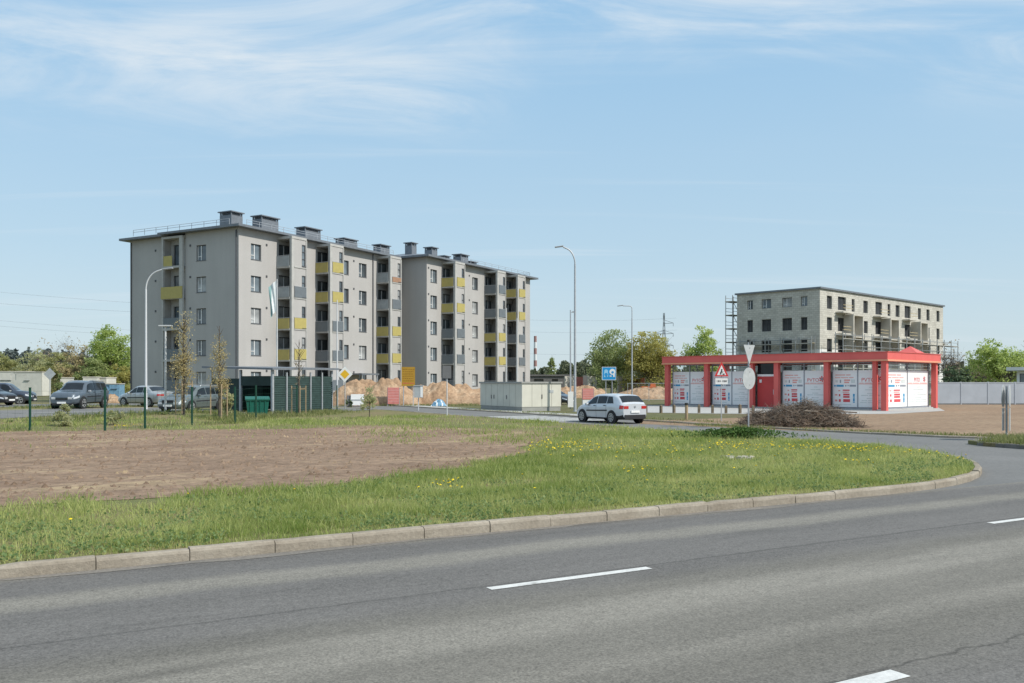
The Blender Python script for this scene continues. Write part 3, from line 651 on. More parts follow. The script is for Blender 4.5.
# precast balcony frames standing before the facade on the lower floors
for x0p, x1p, bx in ((848.5,857.5,842),(885.3,893.3,878.7),(915.2,922,907.6)):
    xa, xb = fx(x0p)-1.4, fx(x1p)-1.3; q = MB(); d_ = 1.5
    for x in (xa, xb): q.b2((x-.14,-d_,0), (x+.14,-.01,11.7), M['precast'])
    for z in (11.7, 8.55, 5.5): q.b2((xa-.14,-d_-.02,z), (xb+.14,-.01,z+.22), M['precast'])
    q.build('balcony_frame', unf)
    x = fx(bx)-.5
    for z in (12.0, 8.9, 5.9): 
        s = MB(); s.b2((x-1.5,-1.2,z), (x+1.5,-.01,z+.2), M['precast'])
        for zz in (.45,.9): s.b2((x-1.5,-1.22,z+.2+zz), (x+1.5,-1.17,z+.28+zz), M['plank'])
        s.build('balcony', unf)
def scaffold(name, label, loc, rz, nx, bx, dep, levels, lift, seed, group=None):
    t = thing(name, label, 'scaffolding', loc, rz, group); rg = random.Random(seed)
    for i in range(nx+1):
        for y in (0, dep):
            p = MB(); p.tube([(i*bx,y,0),(i*bx,y,levels*lift+.9)], .065, M['scaf'], 6); p.build('upright', t)
    for k in range(1, levels+1):
        d = MB(); d.b2((-.1,.08,k*lift-.06), (nx*bx+.1,dep-.08,k*lift), M['plank']); d.build('deck', t)
        r = MB()
        for y in (0, dep):
            for h in (.5, 1.0): 
                if k*lift+h < levels*lift+.95: r.tube([(0,y,k*lift+h),(nx*bx,y,k*lift+h)], .035, M['scaf'], 5)
            r.tube([(0,y,k*lift-.1),(nx*bx,y,k*lift-.1)], .055, M['scaf'], 5)
        for i in range(nx+1): r.tube([(i*bx,0,k*lift-.1),(i*bx,dep,k*lift-.1)], .055, M['scaf'], 5)
        r.build('guard_rail', t)
        b = MB(); i = rg.randrange(nx); b.tube([(i*bx,0,(k-1)*lift),((i+1)*bx,0,k*lift)], .05, M['scaf'], 5); b.build('brace', t)
    return t
def loc_unf(x, y): p = Vector((43.1,126,0))+ux*x+Vector((-.692,.7215,0))*y; return (p.x,p.y,0)
scaffold('scaffold_tower', 'tall steel scaffold tower standing against the left end of the bare block building', loc_unf(2.0,14.0), urz+PI, 1, 2.1, -1.2, 7, 2.05, 3)
scaffold('scaffold', 'low steel scaffold running along the sunlit front of the bare block building', loc_unf(1,-2.9), urz, 14, 3.0, 1.1, 4, 2.05, 4)
scaffold('scaffold', 'low steel scaffold along the shaded left face of the bare block building', loc_unf(-1.3,12.6), urz-PI/2, 5, 2.4, 1.0, 4, 1.9, 6)

# ------------------------------------------------------------------ the red pavilion
PX, PY = 27.0, 65.2
pav = thing('red_pavilion', 'low glass sales pavilion with a red frame and white printed posters on its panes', 'pavilion', (PX,PY,0), R(45))
LY = [0, 4.38, 8.52, 10.73, 14.96, 18.95]; EX = [0, 9.6]; CH = 3.60
def colm(x, y, s=.38): q = MB(); q.b2((x-s/2,y-s/2,0), (x+s/2,y+s/2,CH), M['red']); q.build('column', pav)
for y in LY: colm(.0, y)
colm(9.6, 0); colm(9.6, 18.95); colm(.10, .74, .30)
q = MB()
q.b2((-.35,-.35,CH+.0), (9.95,.25,4.27), M['red']); q.b2((-.35,.25,CH), (.25,19.3,4.27), M['red']); q.b2((9.35,.25,CH), (9.95,19.3,4.27), M['red']); q.b2((.25,18.7,CH), (9.35,19.3,4.27), M['red'])
q.build('roof_beam', pav)
q = MB()
for i in range(1, 8): q.b2((-.353,i*2.42-.008,CH+.16), (-.349,i*2.42+.008,4.265), M['ink_red'])
for i in range(1, 4): q.b2((-.35+i*2.55-.008,-.353,CH+.16), (-.35+i*2.55+.008,-.349,4.265), M['ink_red'])
q.b2((-.40,-.40,4.272), (10.0,.27,4.31), M['red']); q.b2((-.40,.27,4.272), (.27,19.35,4.31), M['red']); q.build('coping', pav)
q = MB(); q.b2((-.39,-.39,CH+.02), (9.99,-.352,CH+.14), M['trim']); q.b2((-.39,-.352,CH+.02), (-.352,19.34,CH+.14), M['trim']); q.build('trim_strip', pav)
q = MB(); q.b2((.25,.25,3.95), (9.35,18.7,4.1), M['insul']); q.build('roof', pav)
q = MB(); c = (7.8,1.2); a = .72; z0, z1 = 4.1, 4.95
q.b2((c[0]-a,c[1]-a,z0), (c[0]+a,c[1]+a,z0+.3), M['red'])
for i in range(4):
    s = [(-1,-1),(1,-1),(1,1),(-1,1)]; p0, p1 = s[i], s[(i+1)%4]; q.quad([(c[0]+p0[0]*a*1.12,c[1]+p0[1]*a*1.12,z0+.3),(c[0]+p1[0]*a*1.12,c[1]+p1[1]*a*1.12,z0+.3),(c[0],c[1],z1)], M['red'])
q.build('roof_lantern', pav)
q = MB(); q.b2((.0,.0,.0), (9.6,18.95,.10), M['slab']); q.build('floor_slab', pav)
TXT = text_mesh('PVTO', .46, M['ink_red'])
EMB = MB()
for an in range(3): EMB.box((0,0,0), (.46,.012,.10), M['ink_red'], mtx=Matrix.Rotation(an*PI/3+.4, 3, 'Y'))
EMB.disc((0,0,0), .1, .014, (0,1,0), M['ink_grey'], 12); EMBM = EMB.mesh('emblem')
def price_print(w_, z0, z1):                                 # print of a left-hand poster: headings, icons, blue band, price blocks
    q = MB(); h = z1-z0; y = -.012
    def r(x0, x1, a, b, m): q.b2((-w_/2+w_*x0, y, z0+h*a), (-w_/2+w_*x1, y+.008, z0+h*b), m)
    r(.10,.50,.86,.885,M['ink_pink']); r(.54,.72,.86,.885,M['ink_pink']); r(.08,.30,.79,.81,M['ink_pink']); r(.33,.62,.79,.81,M['ink_pink']); r(.65,.84,.79,.81,M['ink_pink'])
    r(.28,.33,.66,.74,M['ink_grey']); r(.46,.70,.71,.75,M['ink_pink']); r(.46,.66,.65,.69,M['ink_pink'])
    r(.04,.11,.555,.60,M['ink_blue']); r(.14,.44,.55,.605,M['ink_blue']); r(.50,.55,.56,.60,M['ink_grey']); r(.60,.64,.565,.60,M['ink_grey']); r(.68,.94,.555,.605,M['ink_grey'])
    r(.22,.30,.43,.46,M['ink_pink']); r(.40,.68,.44,.475,M['ink_red']); r(.40,.66,.39,.42,M['ink_pink'])
    r(.24,.30,.29,.35,M['ink_red']); r(.42,.68,.315,.365,M['ink_red']); r(.42,.68,.25,.30,M['ink_red']); r(.24,.32,.14,.21,M['ink_red']); r(.42,.70,.135,.215,M['ink_red']); 
    r(.10,.20,.67,.73,M['ink_pale']); r(.74,.90,.66,.75,M['ink_pale']); r(.08,.18,.31,.35,M['ink_pink']); r(.08,.18,.15,.20,M['ink_pink']); r(.10,.74,.06,.075,M['ink_pale']); r(.82,.89,.12,.15,M['ink_blue']); r(.82,.89,.16,.24,M['ink_blue']); r(.82,.89,.25,.27,M['ink_blue']); r(.82,.89,.28,.36,M['ink_blue'])
    return q.mesh('printed_prices')
def name_print(w_, z0, z1):                                  # red rule and grey smaller lines of a right-hand poster
    q = MB(); h = z1-z0; y = -.012
    def r(x0, x1, a, b, m): q.b2((-w_/2+w_*x0, y, z0+h*a), (-w_/2+w_*x1, y+.008, z0+h*b), m)
    r(.02,.98,.62,.635,M['ink_pink']); r(.05,.22,.645,.66,M['ink_pink']); r(.26,.55,.645,.66,M['ink_pink']); r(.60,.93,.645,.66,M['ink_pink'])
    for a, x0, x1 in ((.53,.44,.60),(.46,.28,.50),(.46,.52,.74),(.36,.36,.64),(.31,.12,.40),(.31,.44,.88),(.23,.34,.66),(.17,.14,.36),(.17,.40,.62),(.17,.66,.9),(.12,.08,.34),(.12,.38,.92)): r(x0,x1,a,a+.022,M['ink_pale'])
    return q.mesh('printed_lines')
Z0, Z1 = .22, 2.98
def glassbay(a, b, along, fixed, rz, n=2, both=True):
    # a glazed bay between two columns: mullion, clear transom, one price poster and one name poster
    L_ = b-a; w_ = L_/2-.05
    def P(t, o=0):                                           # t runs left to right as seen from outside
        return ((a+t, fixed+o, 0) if along == 'x' else (fixed+o, b-t, 0))
    mu = MB()
    for t in (0, L_/2, L_): mu.box((t-L_/2,0,(CH+.1)/2), (.07,.09,CH-.1), M['ink_grey'])
    for z in (.15, CH-.04): mu.box((0,.003,z), (L_-.08,.08,.08), M['ink_grey'])
    obj('mullion', mu.mesh('mullion'), pav, P(L_/2), rz)
    gl = MB(); gl.quad([(-L_/2,0,Z1),(L_/2,0,Z1),(L_/2,0,CH-.05),(-L_/2,0,CH-.05)], M['clearglass']); obj('transom_pane', gl.mesh('transom_pane'), pav, P(L_/2), rz)
    for i, t in enumerate((L_/4, 3*L_/4)):
        p = MB(); p.b2((-w_/2,-.004,Z0), (w_/2,.02,Z1), M['poster']); o = obj('poster', p.mesh('poster'), pav, P(t), rz)
        if i == 0: obj('printed_prices', price_print(w_, Z0, Z1), o)
        else:
            obj('printed_lines', name_print(w_, Z0, Z1), o)
            x = obj('lettering', TXT, o, (-.18,-.010,2.12)); x.rotation_euler = (PI/2,0,0); x.scale = (min(1,w_/2.1),)*3
            obj('emblem', EMBM, o, (w_*.31,-.008,2.33))
for i in (0, 1, 3, 4): glassbay(LY[i]+.25, LY[i+1]-.25, 'y', .45, -PI/2)
glassbay(.25+.62, 9.35, 'x', .40, 0)
dd = MB(); dd.b2((.42,8.77,.1), (.5,10.48,2.55), M['reddoor']); dd.b2((.40,8.77,2.55), (.52,10.48,2.72), M['poster']); dd.b2((.44,8.77,2.72), (.46,10.48,CH), M['carglass']); o = dd.build('door', pav)
hd = MB(); hd.b2((.34,9.0,1.1), (.41,9.05,1.5), M['galv']); hd.build('handle', o)
nt_ = MB(); nt_.b2((.405,10.1,2.05), (.415,10.3,2.3), M['poster']); nt_.build('notice', o)
bk = MB(); bk.b2((.5,18.4,.1), (9.3,18.5,2.98), M['poster']); bk.b2((9.1,.5,.1), (9.2,18.4,2.98), M['poster']); bk.build('rear_wall', pav)
# ------------------------------------------------------------------ cars
def lerp_tab(tab, x):
    for i in range(len(tab)-1):
        if x <= tab[i+1][0]:
            t = (x-tab[i][0])/(tab[i+1][0]-tab[i][0]); t = max(0, min(1, t)); return tab[i][1]+(tab[i+1][1]-tab[i][1])*t
    return tab[-1][1]
def smooth_tab(tab, x, r=.10):
    return sum(lerp_tab(tab, x+d*r) for d in (-1,-.5,0,.5,1))/5
def car(name, label, cat, loc, heading, S, pmat_, group=None):
    # S: L, W, top (roofline table from tail to nose), belt, clear, wheels (x rear, x front, radius), side windows, screens
    t = thing(name, label, cat, loc, heading, group)
    Lh = S['L']/2; W = S['W']/2; top = S['top']; belt = S['belt']; cl = S['clear']
    ends = [(-Lh,.80),(-Lh+.12,.93),(-Lh+.5,1.0),(Lh-.8,1.0),(Lh-.25,.92),(Lh-.05,.80),(Lh,.70)]
    def sec(x, q):
        w = W*smooth_tab(ends, x, .05); zt = smooth_tab(top, x, .07); zb = smooth_tab(belt, x, .1); zl = smooth_tab(S['under'], x, .06)
        zb = min(zb, zt-.03); cab = max(0, min(1, (zt-zb-.06)/.35)); wt = w*(.93-.17*cab)
        pts = [(w*.86, zl), (w*.965, zl+.09), (w*.995, zl+(zb-zl)*.5), (w*.985, zb-.10), (w*.955, zb), (wt+.015*cab, zt-.07-.05*(1-cab)*.2), (wt-.07, zt-.012), (wt*.5, zt+.012), (0, zt+.02)]
        f = q*(len(pts)-1); i = min(int(f), len(pts)-2); k = f-i
        return (pts[i][0]+(pts[i+1][0]-pts[i][0])*k, pts[i][1]+(pts[i+1][1]-pts[i][1])*k)
    def pt(x, q, s, off=0.0):
        y, z = sec(x, q)
        if off:
            y2, z2 = sec(x, min(1,q+.01)); y1, z1 = sec(x, max(0,q-.01)); ty, tz = y2-y1, z2-z1; l = math.hypot(ty, tz) or 1
            za, zb_ = sec(x-.03, q), sec(x+.03, q); sx = -(zb_[1]-za[1])/.06; ny, nz = tz/l, -ty/l
            if nz < 0 and q > .7: ny, nz = -ny, -nz
            nx = sx*abs(nz); m = math.sqrt(1+nx*nx); return (x+off*nx/m, s*(y+off*ny/m), z+off*nz/m)
        return (x, s*y, z)
    nx, nq = 56, 32; b = MB(); k = b.mi(pmat_); xs = [-Lh+S['L']*i/nx for i in range(nx+1)]
    for x in xs:
        for j in range(2*nq+1):
            q = j/nq; b.v.append(pt(x, q if q <= 1 else 2-q, 1 if q <= 1 else -1))
    Wn = 2*nq+1
    for i in range(nx):
        for j in range(2*nq): b.f.append((i*Wn+j, (i+1)*Wn+j, (i+1)*Wn+j+1, i*Wn+j+1)); b.m.append(k)
    b.f.append(tuple(range(Wn))); b.m.append(k); b.f.append(tuple(nx*Wn+j for j in reversed(range(Wn)))); b.m.append(k)
    for i in range(nx): b.f.append((i*Wn, i*Wn+2*nq, (i+1)*Wn+2*nq, (i+1)*Wn)); b.m.append(b.mi(M['black']))
    b.build('body', t, True)
    def patch(nm, x0, x1, q0, q1, mat, s=1, off=.012, n=8, slant0=0.0, slant1=0.0, parent=t, full=False):
        g = MB(); kk = g.mi(mat)
        for i in range(n+1):
            for j in range(n+1):
                qq = q0+(q1-q0)*j/n; f = j/n; xa = x0+slant0*f; xb = x1+slant1*f; x = xa+(xb-xa)*i/n
                if full:
                    y = -1+2*j/n; xa = x0; x = x0+(x1-x0)*i/n; qv = 1-(1-q0)*abs(y); g.v.append(pt(x, qv, 1 if y >= 0 else -1, off))
                else: g.v.append(pt(x, qq, s, off))
        for i in range(n):
            for j in range(n): a = i*(n+1)+j; g.f.append((a, a+n+1, a+n+2, a+1)); g.m.append(kk)
        return g.build(nm, parent, True)
    for (x0, x1, s0, s1) in S['side']:
        for s in (1, -1): patch('side_window', x0, x1, .515, .615, M['carglass'], s, .010, 6, s0, s1)
    for nm, x0, x1 in S['screens']: patch(nm, x0, x1, .74 if nm == 'rear_screen' else .78, 1, M['carglass'], 1, .014, 10, full=True)
    # lower cladding, doors, handles, trim
    xr, xf, rw = S['wheels']
    for s in (1, -1):
        patch('sill', xr+rw*1.1, xf-rw*1.1, .02, .115, M['black'] if S.get('cladding') else pmat_, s, .012, 3)
        patch('side_moulding', xr+rw*1.2, xf-rw*1.25, .27, .30, M['black'], s, .012, 3)
        for x in S['doors']:
            patch('door_gap', x-.006, x+.006, .13, .50, M['black'], s, .006, 3)
            o = MB(); p = pt(x+.14 if x < .3 else x+.14, .44, s, .02); o.box(p, (.17,.03,.03), M['black'] if S.get('cladding') else pmat_); o.build('door_handle', t)
        mr = MB(); p = pt(S['mirror'], .50, s, .10); mr.box(p, (.12,.17,.13), pmat_ if not S.get('cladding') else M['galv']); 
        o = mr.build('wing_mirror', t)
        bv = o.modifiers.new('bevel', 'BEVEL'); bv.width = .03; bv.segments = 2
    for x in (xr, xf):
        for s in (1, -1):
            y = s*(W*smooth_tab(ends, x, .05)-.085)
            ar = MB(); ar.disc((x, y+s*.055, rw), rw+.055, .085, (0,1,0), M['black'], 28); ar.build('wheel_arch', t)
            wh = MB(); wh.tube([(x, y-s*.10, rw),(x, y-s*.10, rw),(x, y+s*.09, rw),(x, y+s*.112, rw)], [rw*.9, rw, rw, rw*.93], M['tyre'], 28); w_o = wh.build('wheel', t, True)
            rm_ = MB(); yy = y+s*.118
            rm_.disc((x, yy-s*.006, rw), rw*.66, .012, (0,1,0), M['black'], 24)
            rm_.disc((x, yy+s*.006, rw), rw*.17, .02, (0,1,0), M['alloy'], 14)
            for a in range(S.get('spokes', 5)):
                an = 2*PI*a/S.get('spokes', 5)+.3; rm_.box((x+math.cos(an)*rw*.38, yy+s*.004, rw+math.sin(an)*rw*.38), (rw*.56, .016, rw*.22), M['alloy'], mtx=Matrix.Rotation(-an, 3, 'Y'))
            n_ = 24
            for a in range(n_):
                a0, a1 = 2*PI*a/n_, 2*PI*(a+1)/n_; P = lambda r_, an: (x+math.cos(an)*rw*r_, yy+s*.004, rw+math.sin(an)*rw*r_)
                rm_.quad([P(.58,a0),P(.70,a0),P(.70,a1),P(.58,a1)], M['alloy'])
            rm_.build('rim', w_o)
    # tail: lamps, plate, bumper
    for s in (1, -1):
        zt_ = S['tail']; o = MB()
        q0, q1 = zt_
        patch('tail_lamp', -Lh+.015, -Lh+.20, q0, q1, M['redlight'], s, .014, 5)
        wr_ = W*.80; z0, z1 = sec(-Lh+.02, q0)[1], sec(-Lh+.02, q1)[1]
        o.b2((-Lh-.012, s*(wr_-.30), z0+.01), (-Lh+.05, s*(wr_-.005), z1-.01), M['redlight']); o.build('tail_lamp', t)
        patch('headlamp', Lh-.50, Lh-.04, S['head'][0], S['head'][1], M['clear'], s, .012, 5)
        zz = sec(Lh-.03, S['head'][0])[1]; o = MB(); o.b2((Lh-.10, s*W*.42, zz), (Lh+.012, s*W*.695, zz+.13), M['clear']); o.build('headlamp', t)
    zc = smooth_tab(S['under'], -Lh+.1)
    o = MB(); o.b2((-Lh-.035, -W*.74, zc-.01), (-Lh+.1, W*.74, zc+.20), M['black']); 
    o.build('rear_bumper', t)
    for s in (1,-1): patch('rear_bumper', -Lh+.01, xr-rw*1.05, .0, .17 if S.get('cladding') else .10, M['black'], s, .013, 4)
    o = MB(); o.b2((-Lh-.05, -.26, zc+S.get('plate', .30)), (-Lh-.013, .26, zc+S.get('plate', .30)+.11), M['plate']); o.build('number_plate', t)
    o = MB(); o.b2((Lh-.05, -.26, .34), (Lh+.05, .26, .45), M['plate']); o.build('number_plate', t)
    o = MB(); o.b2((Lh-.10, -W*.40, .56), (Lh+.015, W*.40, .70), M['black']); o.b2((Lh-.12, -W*.62, .24), (Lh+.02, W*.62, .36), M['black']); o.build('grille', t)
    if S.get('emblem'):
        o = MB(); o.disc((-Lh-.016, 0, S['emblem']), .055, .02, (1,0,0), M['alloy'], 16); o.build('emblem', t)
    if S.get('rails'):
        for s in (1, -1):
            o = MB(); x0, x1 = S['rails']; p0, p1 = pt(x0, .74, s), pt(x1, .74, s); P0, P1 = Vector(p0)+Vector((0,0,.07)), Vector(p1)+Vector((0,0,.07)); o.tube([p0, P0+Vector((.06,0,0)), P1-Vector((.06,0,0)), p1], .022, M['galv'], 6); o.build('roof_rail', t)
    return t
HATCH = dict(L=4.2, W=1.76, clear=.2, under=[(-2.1,.30),(-1.9,.22),(1.8,.20),(2.1,.26)],
  top=[(-2.1,.98),(-2.04,1.02),(-1.98,1.06),(-1.62,1.385),(-1.35,1.45),(-.5,1.485),(.1,1.47),(.42,1.40),(1.16,.99),(1.3,.955),(1.8,.84),(2.03,.70),(2.1,.60)],
  belt=[(-2.1,.90),(-1.4,.97),(.9,.90),(1.3,.86),(2.1,.55)], wheels=(-1.32,1.26,.315),
  side=[(-1.42,-.86,.22,.02),(-.80,-.02,.0,.0),(.04,1.0,.0,-.46)], screens=[('rear_screen',-1.96,-1.60),('windscreen',.46,1.12)],
  doors=[-.84,.02], mirror=.74, tail=(.34,.515), head=(.36,.47), plate=.30, cladding=True, emblem=.86, spokes=7)
SALOON = dict(L=4.45, W=1.72, clear=.2, under=[(-2.2,.30),(-2,.22),(1.9,.20),(2.2,.26)],
  top=[(-2.22,.92),(-2.1,.99),(-1.55,1.02),(-.92,1.36),(-.5,1.43),(.0,1.43),(.35,1.36),(1.05,.97),(1.25,.93),(1.9,.80),(2.15,.68),(2.22,.60)],
  belt=[(-2.2,.86),(-1.4,.93),(.9,.88),(1.3,.84),(2.2,.55)], wheels=(-1.30,1.33,.30),
  side=[(-1.16,-.62,.34,.0),(-.56,.06,.0,.0),(.12,.98,.0,-.46)], screens=[('rear_screen',-1.46,-.98),('windscreen',.40,1.0)],
  doors=[-.6,.09], mirror=.72, tail=(.36,.50), head=(.36,.47), plate=.36, spokes=6)
SUV = dict(L=4.5, W=1.84, clear=.3, under=[(-2.25,.42),(-2,.32),(2,.30),(2.25,.36)],
  top=[(-2.25,1.08),(-2.2,1.14),(-2.0,1.60),(-1.8,1.69),(-.5,1.73),(.25,1.70),(.5,1.63),(1.05,1.14),(1.25,1.10),(2.0,1.02),(2.2,.90),(2.25,.74)],
  belt=[(-2.25,1.04),(-1.4,1.09),(.9,1.04),(1.3,1.0),(2.25,.72)], wheels=(-1.36,1.36,.36),
  side=[(-1.9,-1.16,.14,.0),(-1.08,-.22,.0,.0),(-.14,.92,.0,-.36)], screens=[('rear_screen',-2.16,-2.02),('windscreen',.56,1.02)],
  doors=[-1.12,-.18], mirror=.70, tail=(.40,.52), head=(.34,.46), plate=.5, cladding=True, rails=(-1.8,.2), spokes=5)
WAGON = dict(L=4.6, W=1.76, clear=.2, under=[(-2.3,.30),(-2.1,.22),(2,.20),(2.3,.26)],
  top=[(-2.3,.98),(-2.24,1.04),(-1.95,1.38),(-1.7,1.45),(-.5,1.50),(.1,1.49),(.4,1.41),(1.12,.99),(1.3,.95),(2.0,.82),(2.22,.70),(2.3,.60)],
  belt=[(-2.3,.92),(-1.4,.96),(.9,.91),(1.3,.87),(2.3,.55)], wheels=(-1.36,1.34,.32),
  side=[(-1.95,-1.05,.16,.0),(-.98,-.14,.0,.0),(-.06,1.0,.0,-.46)], screens=[('rear_screen',-2.2,-1.97),('windscreen',.44,1.08)],
  doors=[-1.0,-.1], mirror=.72, tail=(.42,.55), head=(.36,.47), plate=.34, rails=(-1.6,.2), spokes=6)
PICKUP = dict(SUV, top=[(-2.25,1.06),(-2.2,1.10),(-.72,1.10),(-.62,1.62),(-.45,1.72),(.25,1.72),(.5,1.63),(1.05,1.14),(1.25,1.10),(2.0,1.02),(2.2,.90),(2.25,.74)], side=[(-.46,-.05,.0,.0),(.0,.92,.0,-.36)], screens=[('windscreen',.56,1.02)], doors=[-.5,-.02], rails=None)
def ang(x, y): return math.atan2(y, x)
def zl(px, Y): x = at(px, Y); return (x, Y, zxy(x, Y)+.014)
p = gp(611, 423); u_, v_ = 27.75, 37.9; hx, hy = xy(u_, v_)
car('parked_car', 'silver five-door hatchback seen from behind on the side road', 'car', (hx, hy, .008), ang(N.x, N.y), HATCH, paint('silver_blue', (.60,.62,.65), .25))
car('parked_car', 'dark blue-grey off-road car with its headlights towards the camera on the car park', 'car', zl(80, 57), ang(-.02,-1), SUV, paint('slate', (.10,.125,.15), .35))
car('parked_car', 'silver saloon car with red tail lamp parked behind the tall white lamp post', 'car', zl(147, 62), ang(-.86,.50), SALOON, paint('silver', (.42,.44,.44), .4))
car('parked_car', 'grey-green estate car with roof rails half hidden behind the tied saplings', 'car', zl(193, 52.0), ang(-.27,-.96), WAGON, paint('grey_green', (.14,.165,.165), .35))
car('parked_car', 'black car cut off by the left edge, only its front wheel and bonnet in view', 'car', zl(-16, 64), ang(.97,-.22), WAGON, paint('black', (.02,.022,.026), .3))
car('parked_car', 'dark blue pickup parked behind the black car at the left edge', 'car', zl(4, 72), ang(.97,.25), PICKUP, paint('navy', (.045,.06,.09), .3))
car('parked_car', 'black car behind the pale transformer kiosk by the lamp posts', 'car', (at(553,84),84,0), ang(.75,-.66), SALOON, paint('charcoal', (.04,.045,.055), .35))

# ------------------------------------------------------------------ lamps and poles
def zg(px, Y): x = at(px, Y); u, v = uv((x, Y)); return ZP(u, v) if (u < 24 and 11 < v < 95) else 0.0
def arm_lamp(label, px, Y, top, reach, dirx, mat, r0=.085, style='curve', diry=0.0, group='street lamps'):
    x = at(px, Y); z0 = zg(px, Y); t = thing('street_lamp', label, 'street lamp', (x, Y, z0), 0, group); h = top-z0
    q = MB(); q.tube([(0,0,0),(0,0,.9),(0,0,h-1.3)], [r0*1.25, r0, r0*.7], mat, 10)
    q.tube([(0,0,.0),(0,0,.02)], r0*2.2, mat, 10); q.build('pole', t, True)
    a = MB(); pts = []
    if style == 'curve':
        for i in range(9):
            s = i/8; an = s*R(72); pts.append((dirx*(1-math.cos(an))*reach*.9, diry*(1-math.cos(an))*reach*.9, h-1.3+math.sin(an)*1.15))
        e = pts[-1]; pts.append((dirx*reach, diry*reach, e[2]+.14))
    else:
        pts = [(0,0,h-1.3),(0,0,h-.25),(dirx*.06,0,h-.08),(dirx*.25,0,h),(dirx*reach,diry*reach,h+.02)]
    a.tube(pts, r0*.55, mat, 8); a.build('arm', t, True)
    e = Vector(pts[-1]); hd = MB(); n0 = len(hd.v)
    hd.box((e.x+dirx*.28, e.y+diry*.28, e.z+.02), (.62, .24, .085), M['lampgrey'], math.atan2(diry, dirx) if dirx or diry else 0, Matrix.Rotation(R(-8), 3, 'Y'))
    o = hd.build('lamp_head', t); bv = o.modifiers.new('bevel', 'BEVEL'); bv.width = .03; bv.segments = 2
    d = MB(); d.box((0,-r0*.98,1.2), (.1,.02,.35), M['lampgrey']); d.build('access_door', t); return t
arm_lamp('tall white lamp post with a curved arm before the shaded end of the apartment building', 146, 55, hz(268,55), 1.05, 1, M['whitepole'], .075)
arm_lamp('tallest grey lamp post with its arm bending left, beside the transformer kiosk', 575, 64, hz(246,64), .85, -1, M['galv'], .095)
arm_lamp('slim lamp post with a flat square arm in front of the large green tree', 632, 98, hz(306,98), 1.0, -1, M['galv'], .085, 'square')
t = thing('street_lamp', 'short lamp post with a flat T-shaped head beside the tall white lamp post', 'street lamp', (at(165.5,47.5),47.5,zg(165.5,47.5)), 0, 'street lamps'); hh = 4.55
q = MB(); q.tube([(0,0,0),(0,0,hh)], [.06,.045], M['whitepole'], 10); q.build('pole', t, True)
q = MB(); q.tube([(0,0,hh),(0,0,hh+.06)], .07, M['whitepole'], 10); q.box((0,0,hh+.09), (.62,.34,.06), M['whitepole']); q.build('lamp_head', t)
x = at(570.5,70); t = thing('utility_pole', 'thin straight pole with a small camera, just left of the tallest lamp post', 'pole', (x,70,0)); hh = hz(310,70)
q = MB(); q.tube([(0,0,0),(0,0,hh)], [.07,.045], M['galv'], 8); q.build('pole', t, True); q = MB(); q.box((.28,0,hh-.15), (.3,.12,.12), M['galv']); q.tube([(0,0,hh-.2),(.2,0,hh-.15)], .02, M['galv'], 5); q.build('camera_housing', t)
q = MB(); q.box((.0,-.12,.75), (.42,.22,1.2), M['signwhite']); q.build('control_box', t)
def flagpole(label, px, Y, top, flag=None):
    t = thing('flagpole', label, 'flagpole', (at(px,Y),Y,0), 0, 'white flagpoles by the building'); h = hz(top, Y)
    q = MB(); q.tube([(0,0,0),(0,0,h)], [.075,.04], M['whitepole'], 8); q.build('pole', t, True)
    if flag:
        f = MB(); n = 10; w_, hh = flag; P = lambda i, j: (-.06-w_*i/n*(.72+.28*(1-j/n)), .10*math.sin(i*1.1+j*.5)*i/n, h-.15-hh*j/n-.55*(i/n)**1.4)
        fm = [pm('flag_white',(.70,.73,.73),.8,.08,3), pm('flag_teal',(.22,.36,.36),.8,.08,3)]
        for i in range(n):
            for j in range(n): f.quad([P(i,j),P(i+1,j),P(i+1,j+1),P(i,j+1)], fm[1 if i >= 7 else 0])
        f.build('flag', t, True)
flagpole('white flagpole with a limp pale flag in front of the near balconies', 277, 74, 279, (.62, 2.5))
flagpole('bare white flagpole before the far end of the apartment building, left of two', 506.5, 95, 308)
flagpole('bare white flagpole before the far end of the apartment building, right of two', 517, 95, 318)
flagpole('thin white pole behind the right end of the slatted bin shelter', 337.2, 76, 300)

# ------------------------------------------------------------------ road signs
def post(t, h, r=.03, mat=None, x=0, y=0): q = MB(); q.tube([(x,y,0),(x,y,h)], r, mat or M['galv'], 8); return q.build('pole', t, True)
def polyplate(t, pts, y, th, mat, name='plate'):
    q = MB(); n = len(pts); q.quad([(x,y-th/2,z) for x,z in pts], mat); q.quad([(x,y+th/2,z) for x,z in reversed(pts)], M['signback'])
    for i in range(n): a, b = pts[i], pts[(i+1)%n]; q.quad([(a[0],y-th/2,a[1]),(a[0],y+th/2,a[1]),(b[0],y+th/2,b[1]),(b[0],y-th/2,b[1])], M['signback'])
    return q.build(name, t)
def signthing(label, px, Y, rz=0, group='road signs'): return thing('road_sign', label, 'road sign', (at(px,Y),Y,zg(px,Y)), rz, group)
# give-way sign seen from behind with a round plate below
Y = 41.0; t = signthing('back of a give-way triangle above a round plate, on one pole by the brush pile', 748.5, Y, R(42)); post(t, 3.95, .035)
zt, zb = hz(345,Y), hz(364.5,Y); q = MB(); pts = [(-.47,zt),(.42,zt),(-.02,zb)]
polyplate(t, pts, -.05, .02, M['signback'], 'triangle_plate')
o = MB(); o.disc((-.05,-.055,hz(378.5,Y)), .50, .02, (0,1,0), M['signback'], 28); o = o.build('round_plate', t)
o = MB()
for z in (hz(348,Y), hz(366,Y), hz(372,Y), hz(385,Y)): o.box((0,-.02,z), (.10,.10,.05), M['lampgrey'])
o.box((.02,0,3.97), (.11,.11,.10), M['pole_black']); o.build('clamp', t)
